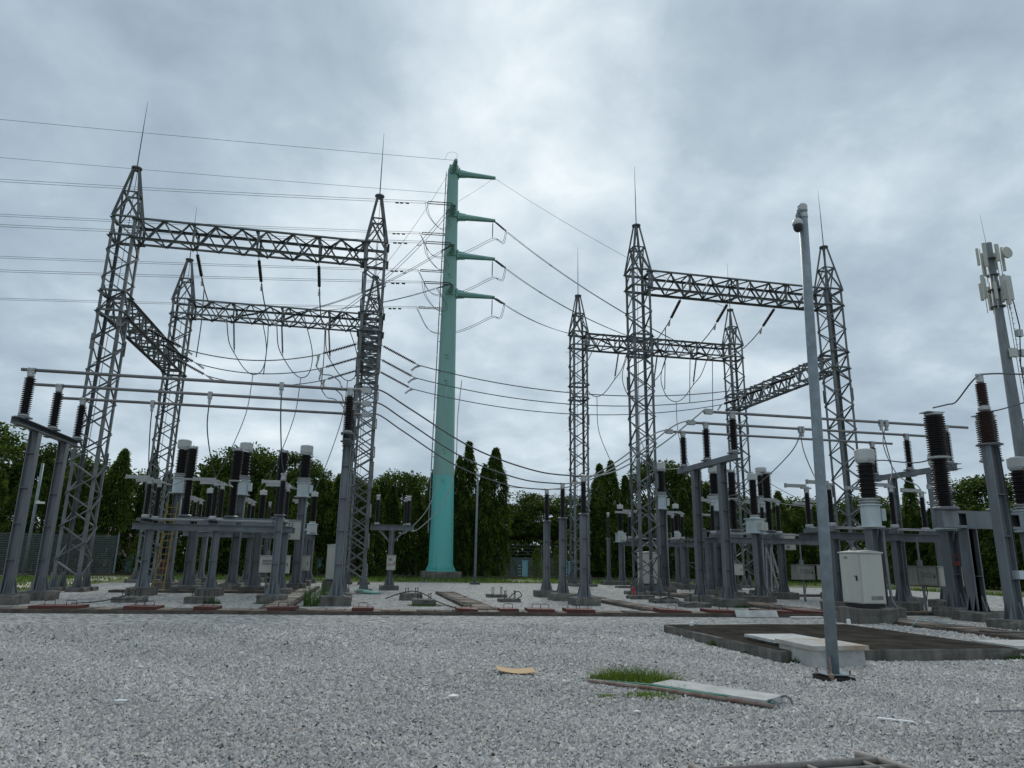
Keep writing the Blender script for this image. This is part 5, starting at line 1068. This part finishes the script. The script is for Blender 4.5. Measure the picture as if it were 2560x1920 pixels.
# ------------------------------------------------------------------ plants
def leaf_mesh(name, P, D, S, W, m, mats_idx=None):
    """P centre-base, D direction (unit) along the leaf, S length, W width: one folded quad pair per leaf"""
    n = len(P); rnd = RNG.normal(size=(n, 3)); A = np.cross(D, rnd); A /= np.linalg.norm(A, axis=1)[:, None]+1e-9; B = np.cross(A, D)
    v = np.stack([P, P+D*(S*0.45)[:, None]+A*(W*0.5)[:, None]-B*(W*0.12)[:, None], P+D*S[:, None]-B*(S*0.10)[:, None], P+D*(S*0.45)[:, None]-A*(W*0.5)[:, None]-B*(W*0.12)[:, None]], 1)
    me = bpy.data.meshes.new(name); me.vertices.add(4*n); me.vertices.foreach_set('co', v.reshape(-1)); me.loops.add(4*n); me.loops.foreach_set('vertex_index', np.arange(4*n)); me.polygons.add(n); me.polygons.foreach_set('loop_start', np.arange(n)*4)
    for q in m: me.materials.append(q)
    if len(m) > 1: me.polygons.foreach_set('material_index', (RNG.random(n) < (0.45 if mats_idx is None else mats_idx)).astype(np.int32))
    me.update(); me.validate(); return me
def unit(a): return a/(np.linalg.norm(a, axis=1)[:, None]+1e-9)
def mast_variant(H, r0, n, seed):
    rg = np.random.default_rng(seed); nf = 430; per = n//nf
    zc = 0.25+(rg.random(nf)**0.9)*(H-0.35); az = rg.uniform(0, 2*np.pi, nf); ph = rg.uniform(0, 6.28, 3)
    prof = np.minimum(1.0, ((H-zc)/(0.42*H))**0.8)*(1+0.13*np.sin(az*2+ph[0])+0.15*np.sin(zc*2.3+az+ph[1])+0.10*np.sin(zc*5.1-2*az+ph[2]))
    rc = r0*prof*rg.uniform(0.62, 1.08, nf)
    # each frond droops outward and down, leaves hanging along it
    k = np.repeat(np.arange(nf), per); u = rg.random(len(k)); L = (0.42+0.75*prof[k])*rg.uniform(0.8, 1.2, nf)[k]
    r_ = rc[k]*(0.45+0.55*u**0.6)+0.02; a_ = az[k]+rg.normal(0, 0.16, len(k))/np.maximum(prof[k], 0.25)*0.8; z_ = zc[k]+0.22-L*u**1.5
    P = np.stack([r_*np.cos(a_), r_*np.sin(a_), np.maximum(z_, 0.05)], -1)+rg.normal(0, 0.035, (len(k), 3))
    D = unit(np.stack([np.cos(a_)*0.45, np.sin(a_)*0.45, -0.85+0*a_], -1)+rg.normal(0, 0.25, (len(k), 3)))
    S = rg.uniform(0.16, 0.34, len(k)); me = leaf_mesh('foliage', P, D, S, S*rg.uniform(0.20, 0.32, len(k)), LEAF_MAST, 0.4)
    # whole fronds are of the lighter or the darker leaf
    me.polygons.foreach_set('material_index', (rg.random(nf) < 0.42).astype(np.int32)[k]); return me
MAST = [mast_variant(10.0, 1.2, 14000, 100+i) for i in range(5)]
TRUNK_M = MB().lathe([(0.16, -0.2), (0.12, 2), (0.08, 6), (0.03, 9.6)], 8).mesh('trunk', BARK, True)
def mast_tree(x, y, h, wd, label, i):
    t = thing('mast_tree', (x, y, 0), label, 'tree', 'tall narrow mast trees', random.uniform(0, 6.28)); s = h/10
    put('trunk', TRUNK_M, t, None, None, (1, 1, s)); put('crown', MAST[i % 5], t, None, None, (wd, wd, s))
MT = [(-19.4, 62, 9.8, 1.3, 'pointed mast tree standing clear against the sky at left, behind the front tower'), (-17.4, 63.2, 9.7, 0.9, 'narrow mast tree seen through the rear left tower'),
      (8.03, 62, 10.5, 0.98, 'left one of the slim pair of mast trees touching the green pole'), (9.0, 63, 12.0, 1.1, 'tallest slim mast tree just right of the green pole'), (10.3, 62, 9.8, 0.98, 'shorter mast tree just right of the lamp post'), (11.45, 63, 11.5, 1.35, 'broad-shouldered mast tree right of the lamp post'),
      (21.7, 64, 10.6, 1.15, 'leftmost spire of the mast trees between the two right towers'), (23.0, 64.4, 11.0, 1.25, 'tallest spire of the mast trees between the two right towers'), (24.3, 64, 9.6, 1.1, 'third spire of the mast trees between the two right towers'),
      (47.9, 55, 9.5, 1.0, 'lone mast tree spire behind the wire drops left of the big breaker')]
rg = random.Random(5)
for k, x in enumerate(np.arange(-16.0, 7.2, 1.55)): MT.append((x+rg.uniform(-.3, .3), 62+rg.uniform(-.6, .8), rg.uniform(6.6, 8.6) if x < -6 else rg.uniform(6.8, 9.3), rg.uniform(0.95, 1.2), None))
for k, x in enumerate((-31, -29.2, -27.5, -25.8, -24, -22.4, -20.9)): MT.append((x, 61+rg.uniform(-.5, .5), rg.uniform(6.5, 8.6), 1.1, None))
for k, x in enumerate(np.arange(19.9, 46.5, 1.6)): MT.append((x+rg.uniform(-.3, .3), 63.5-0.09*(x-20)+rg.uniform(-.5, .5), rg.uniform(6.2, 8.4), rg.uniform(1.0, 1.25), None))
for k, y in enumerate(np.arange(30.5, 58, 1.75)): MT.append((47.2+rg.uniform(-.5, .5)+(y-30)*0.03, y, rg.uniform(4.9, 6.6), rg.uniform(1.05, 1.3), None))
for i, (x, y, h, wd, l) in enumerate(MT):
    if l is None:
        w_ = 'row behind the left gantry' if -17 < x < 7.5 else 'row behind the mesh fence' if x <= -17 else 'row behind the right gantry' if x < 46.6 else 'row along the right boundary'
        rank = sum(1 for q in MT[:i] if q[4] is None and ((-17 < q[0] < 7.5) == (-17 < x < 7.5)) and ((q[0] <= -17) == (x <= -17)) and ((q[0] < 46.6) == (x < 46.6)))
        num = ('first', 'second', 'third', 'fourth', 'fifth', 'sixth', 'seventh', 'eighth', 'ninth', 'tenth', 'eleventh', 'twelfth', 'thirteenth', 'fourteenth', 'fifteenth', 'sixteenth', 'seventeenth', 'eighteenth')[rank]
        side = 'right' if x >= 46.6 else 'left'
        l = f'{num} mast tree from the {side} in the {w_}'
    mast_tree(x, y, h, wd, l, i)
def broad_variant(seed, R_, H, ncl, nl, ls):
    rg = np.random.default_rng(seed); Ps, Ds = [], []; cl = []
    for k in range(ncl):
        th = rg.uniform(0, 2*np.pi); ph = np.arccos(rg.uniform(-0.35, 1)); rad = rg.uniform(0.62, 1.0)
        c = np.array([R_*rad*np.sin(ph)*np.cos(th), R_*rad*np.sin(ph)*np.sin(th), H*0.58+H*0.40*rad*np.cos(ph)]); cl.append(c)
        s = R_*rg.uniform(0.14, 0.30); q = rg.normal(size=(nl, 3)); q = unit(q)*(rg.random((nl, 1))**0.45)*s*np.array([1.15, 1.15, 0.62]); Ps.append(c+q)
        Ds.append(unit(q+rg.normal(0, 0.5*s, (nl, 3))+np.array([0, 0, -0.1*s])))
    P = np.concatenate(Ps); D = np.concatenate(Ds); S = rg.uniform(0.7, 1.3, len(P))*ls
    me = leaf_mesh('foliage', P, D, S, S*rg.uniform(0.4, 0.6, len(P)), LEAF_BROAD[:2], 0.35)
    b = MB().tube([(0, 0, -0.2), (0.1, 0.05, H*0.25), (0, 0.1, H*0.45)], 0.20, 7)
    for c in cl[::3]:
        c = Vector(c); b.tube([(0, 0.1, H*0.40), Vector((0, 0.1, H*0.42)).lerp(c, 0.5)+Vector((0, 0, -0.15)), c], 0.055, 5)
    return me, b.mesh('trunk', BARK, True)
BROAD = [broad_variant(200+i, 4.0, 10.0, 95, 190, 0.26) for i in range(4)]
def broad(x, y, h, w, label, i, grp='broad trees behind the yard'):
    t = thing('broad_tree', (x, y, 0), label, 'tree', grp, i*1.3); a, c = BROAD[i % 4]
    put('trunk', c, t, None, None, (w/4, w/4, h/10)); put('crown', a, t, None, None, (w/4, w/4, h/10))
for i, a in enumerate([(-33.5, 68, 12.6, 5.5, 'tall leafy tree at the far left edge behind the fence'), (-27.0, 70, 11.0, 4.6, 'leafy tree between the far left busbar legs'), (-22.0, 72, 9.6, 4.0, 'leafy tree seen through the far left tower legs'),
        (-12.2, 75, 12.7, 4.6, 'rounded leafy tree rising behind the left circuit breaker'), (-7.6, 76, 11.8, 4.4, 'leafy tree behind the rightmost left transformer cap'), (-15.5, 78, 9.5, 4.5, 'lower leafy tree behind the leftmost transformer cap'),
        (-1.0, 74, 10.2, 4.2, 'leafy tree right of the tower beside the green pole'), (3.3, 73, 10.4, 4.2, 'leafy tree just left of the turquoise pole base'), (-4.0, 79, 9.4, 4.6, 'dark leafy tree behind the busbar support beside the left tower'),
        (15.0, 82, 8.2, 5.0, 'dark leafy tree beyond the gate right of the mast trees'), (20.0, 78, 9.6, 4.6, 'dark leafy tree behind the lone insulator columns'), (26, 80, 8.6, 5, 'leafy tree behind the front right tower'),
        (33.5, 77, 13.2, 5.2, 'airy tall tree behind the right busbar support'), (40.0, 78, 11.2, 5.0, 'leafy tree between the right transformers'), (47, 74, 9.8, 5.0, 'leafy tree behind the camera pole'), (55.5, 70, 9.4, 5.0, 'leafy tree behind the near current transformer'),
        (63.5, 62, 10.9, 5.2, 'spreading tree behind the big breaker at right'), (70, 58, 10.5, 5.5, 'spreading tree at the right edge below the telecom mast'), (58, 54, 8.0, 4.5, 'dark tree behind the right boundary row'), (66, 46, 8.0, 5, 'dark tree behind the red-brown arrester'), (11.5, 84, 9.0, 4.5, 'dark tree behind the slim mast tree group')]): broad(*a, i)
def far_wood():
    rg = np.random.default_rng(77); n = 42000; x = rg.uniform(-70, 130, n); top = 6.2+1.3*np.sin(x*0.23)+0.9*np.sin(x*0.61+1)+0.6*np.sin(x*1.7); z = rg.random(n)*top; y = 92-0.10*np.abs(x-20)+rg.normal(0, 1.2, n)
    P = np.stack([x, y, z], -1); D = unit(rg.normal(size=(n, 3))); S = rg.uniform(0.5, 1.0, n); stuff(put('distant_wood', leaf_mesh('distant_wood', P, D, S, S*0.6, LEAF_BROAD[:2], 0.3)), 'dense dark green wood closing the view far behind the yard', 'wood')
far_wood()
# young pale shrubs by the gate
for i, (x, y, h, l) in enumerate(((15.1, 61.8, 2.6, 'yellow-green young shrub beside the left gate pillar'), (17.0, 61.9, 2.8, 'small green conical shrub in the middle of the gate'), (18.9, 62, 2.5, 'small green conical shrub right of the gate'), (-17.0, 60.5, 3.0, 'pale green young shrub left of the rear left tower'), (-3.9, 61.0, 2.0, 'thin young shrub near the left blue pillar'))):
    t = thing('young_shrub', (x, y, 0), l, 'shrub', 'young shrubs', i)
    rg_ = np.random.default_rng(300+i); n = 900; z = rg_.random(n)**0.8; az = rg_.uniform(0, 6.28, n); r_ = 0.55*(1-z)**0.6*rg_.random(n)**0.5+0.03
    P = np.stack([r_*np.cos(az), r_*np.sin(az), 0.2+z*(h-0.2)], -1); D = unit(np.stack([np.cos(az), np.sin(az), -0.6+0*az], -1)+rg_.normal(0, 0.3, (n, 3)))
    S = rg_.uniform(0.12, 0.24, n); put('crown', leaf_mesh('foliage', P, D, S, S*0.4, [LEAF_BROAD[2], LEAF_BROAD[1]], 0.4), t); MB().cyl((0, 0, 0), (0, 0, h*0.8), 0.03, 0.015, 6).build('stem', BARK, t)
# grass and weeds
def tuft(name, X, Y, rx, ry, n, h, label, m, cat='grass', lean=0.55, rz=0.0, kind='stuff'):
    rg_ = np.random.default_rng(int(abs(X*71+Y*13)*10)); a = rg_.uniform(0, 6.28, n); r_ = rg_.random(n)**0.5
    x, y = rx*r_*np.cos(a), ry*r_*np.sin(a); x, y = x*math.cos(rz)-y*math.sin(rz), x*math.sin(rz)+y*math.cos(rz)
    hh = h*rg_.uniform(0.3, 1.15, n)*(1-0.5*r_**2); ld = np.stack([np.cos(a)*r_*0.8, np.sin(a)*r_*0.8], -1)+rg_.normal(0, 0.55, (n, 2)); ld *= (hh*lean)[:, None]
    wd = rg_.uniform(0.004, 0.011, n)*(1 if h < 0.5 else 1.8); t = np.array([0, 0.5, 0.8, 1.0]); px = np.stack([-ld[:, 1], ld[:, 0]], -1); px /= np.linalg.norm(px, axis=1)[:, None]+1e-9
    V = []
    for k, tt in enumerate(t):
        c = np.stack([x+ld[:, 0]*tt**1.8, y+ld[:, 1]*tt**1.8, hh*(tt-0.25*tt**2.5)], -1); w_ = wd*(1-tt)*(1.0)
        off = np.stack([px[:, 0]*w_, px[:, 1]*w_, 0*w_], -1)
        V += [c-off, c+off] if k < 3 else [c]
    V = np.stack(V, 1); vs = V.reshape(-1, 3); fs = []
    for i in range(n):
        o = i*7; fs += [(o, o+1, o+3, o+2), (o+2, o+3, o+5, o+4), (o+4, o+5, o+6)]
    me = bpy.data.meshes.new(name); me.from_pydata(vs.tolist(), [], fs); me.materials.append(m); me.update(); ob = put(name, me, None, (X, Y, 0.0))
    if kind: stuff(ob, label, cat)
    else: tag(ob, label, cat)
    return ob
tuft('grass_tuft', 3.74, 9.66, 0.62, 0.42, 1500, 0.29, 'bright green grass tuft growing through the gravel beside the concrete beam', GRASS, lean=1.0, rz=-0.5)
tuft('grass_tuft', 3.95, 8.86, 0.28, 0.12, 350, 0.18, 'thin grass straggling along the concrete beam', GRASS, rz=-0.8)
tuft('grass_tuft', 3.50, 8.55, 0.36, 0.20, 900, 0.13, 'low grass patch in front of the rusty pipe', GRASS, rz=-0.4)
tuft('grass_tuft', 2.98, 8.62, 0.17, 0.12, 350, 0.09, 'smallest low grass patch left of the rusty pipe', GRASS)
tuft('weed', -1.55, 25.2, 0.28, 0.35, 130, 1.05, 'tall bright weeds beside the lone insulator column trench at left', WEED, 'weeds', 0.45)
tuft('weed', -1.25, 26.6, 0.25, 0.3, 90, 1.2, 'tall weeds against the busbar support footing by the left tower', WEED, 'weeds', 0.45)
for x, y, rx, h, n, l in ((7.0, 13.6, 0.22, 0.2, 240, 'weeds along the left side of the dark slab'), (7.02, 12.4, 0.12, 0.12, 100, 'small weed at the left side of the dark slab'), (7.15, 11.15, 0.16, 0.16, 160, 'weed at the corner of the square manhole'), (11.5, 11.15, 0.24, 0.18, 240, 'weeds at the right front edge of the dark slab'),
        (-4.8, 26.1, 0.28, 0.35, 260, 'weeds beside the left stub footing'), (2.25, 25.3, 0.65, 0.16, 420, 'weeds around the stub footing left of the middle trench'), (3.6, 24.0, 0.22, 0.25, 160, 'weeds at the side of the short middle trench'), (4.2, 21.3, 0.35, 0.16, 260, 'weed growing on the long trench kerb near the middle'), (7.4, 21.1, 0.35, 0.14, 260, 'weed growing on the long trench kerb in front of the lone columns'),
        (14.0, 25.0, 0.4, 0.16, 300, 'weeds at the foot of the right busbar support'), (-3.0, 26.2, 0.5, 0.12, 300, 'low weeds round the lone column footing at left'), (18.2, 18.0, 0.3, 0.12, 240, 'weeds beside the near breaker footing'), (15.9, 15.2, 0.3, 0.2, 240, 'weeds beside the near right trench')):
    tuft('weed', x, y, rx, rx*0.5, n, h, l, WEED, 'weeds')
def lawn_grass(name, x0, x1, y0, y1, n, label):
    rg_ = np.random.default_rng(n); P = np.stack([rg_.uniform(x0, x1, n), rg_.uniform(y0, y1, n), np.full(n, -0.02)], -1); k = np.sin(P[:, 0]*0.9)+np.sin(P[:, 1]*1.3+P[:, 0]*0.4) > -0.9; P = P[k]; n = len(P)
    D = unit(np.stack([rg_.normal(0, 0.4, n), rg_.normal(0, 0.4, n), np.ones(n)], -1)); S = rg_.uniform(0.08, 0.24, n)
    stuff(put(name, leaf_mesh(name, P, D, S, S*0.22, [GRASS, WEED], 0.5)), label, 'grass')
lawn_grass('lawn_grass', -14, 36, 49.7, 54.2, 14000, 'short patchy lawn grass strip behind the gravel yard')
lawn_grass('lawn_grass', -14, 48, 56.2, 61, 12000, 'short lawn grass between the path and the mast trees')
lawn_grass('lawn_grass', -24, -13.8, 30, 54, 9000, 'short lawn grass left of the gravel yard')
lawn_grass('lawn_grass', 36.4, 38.1, 20, 48, 4000, 'short lawn grass strip along the right edge of the yard')
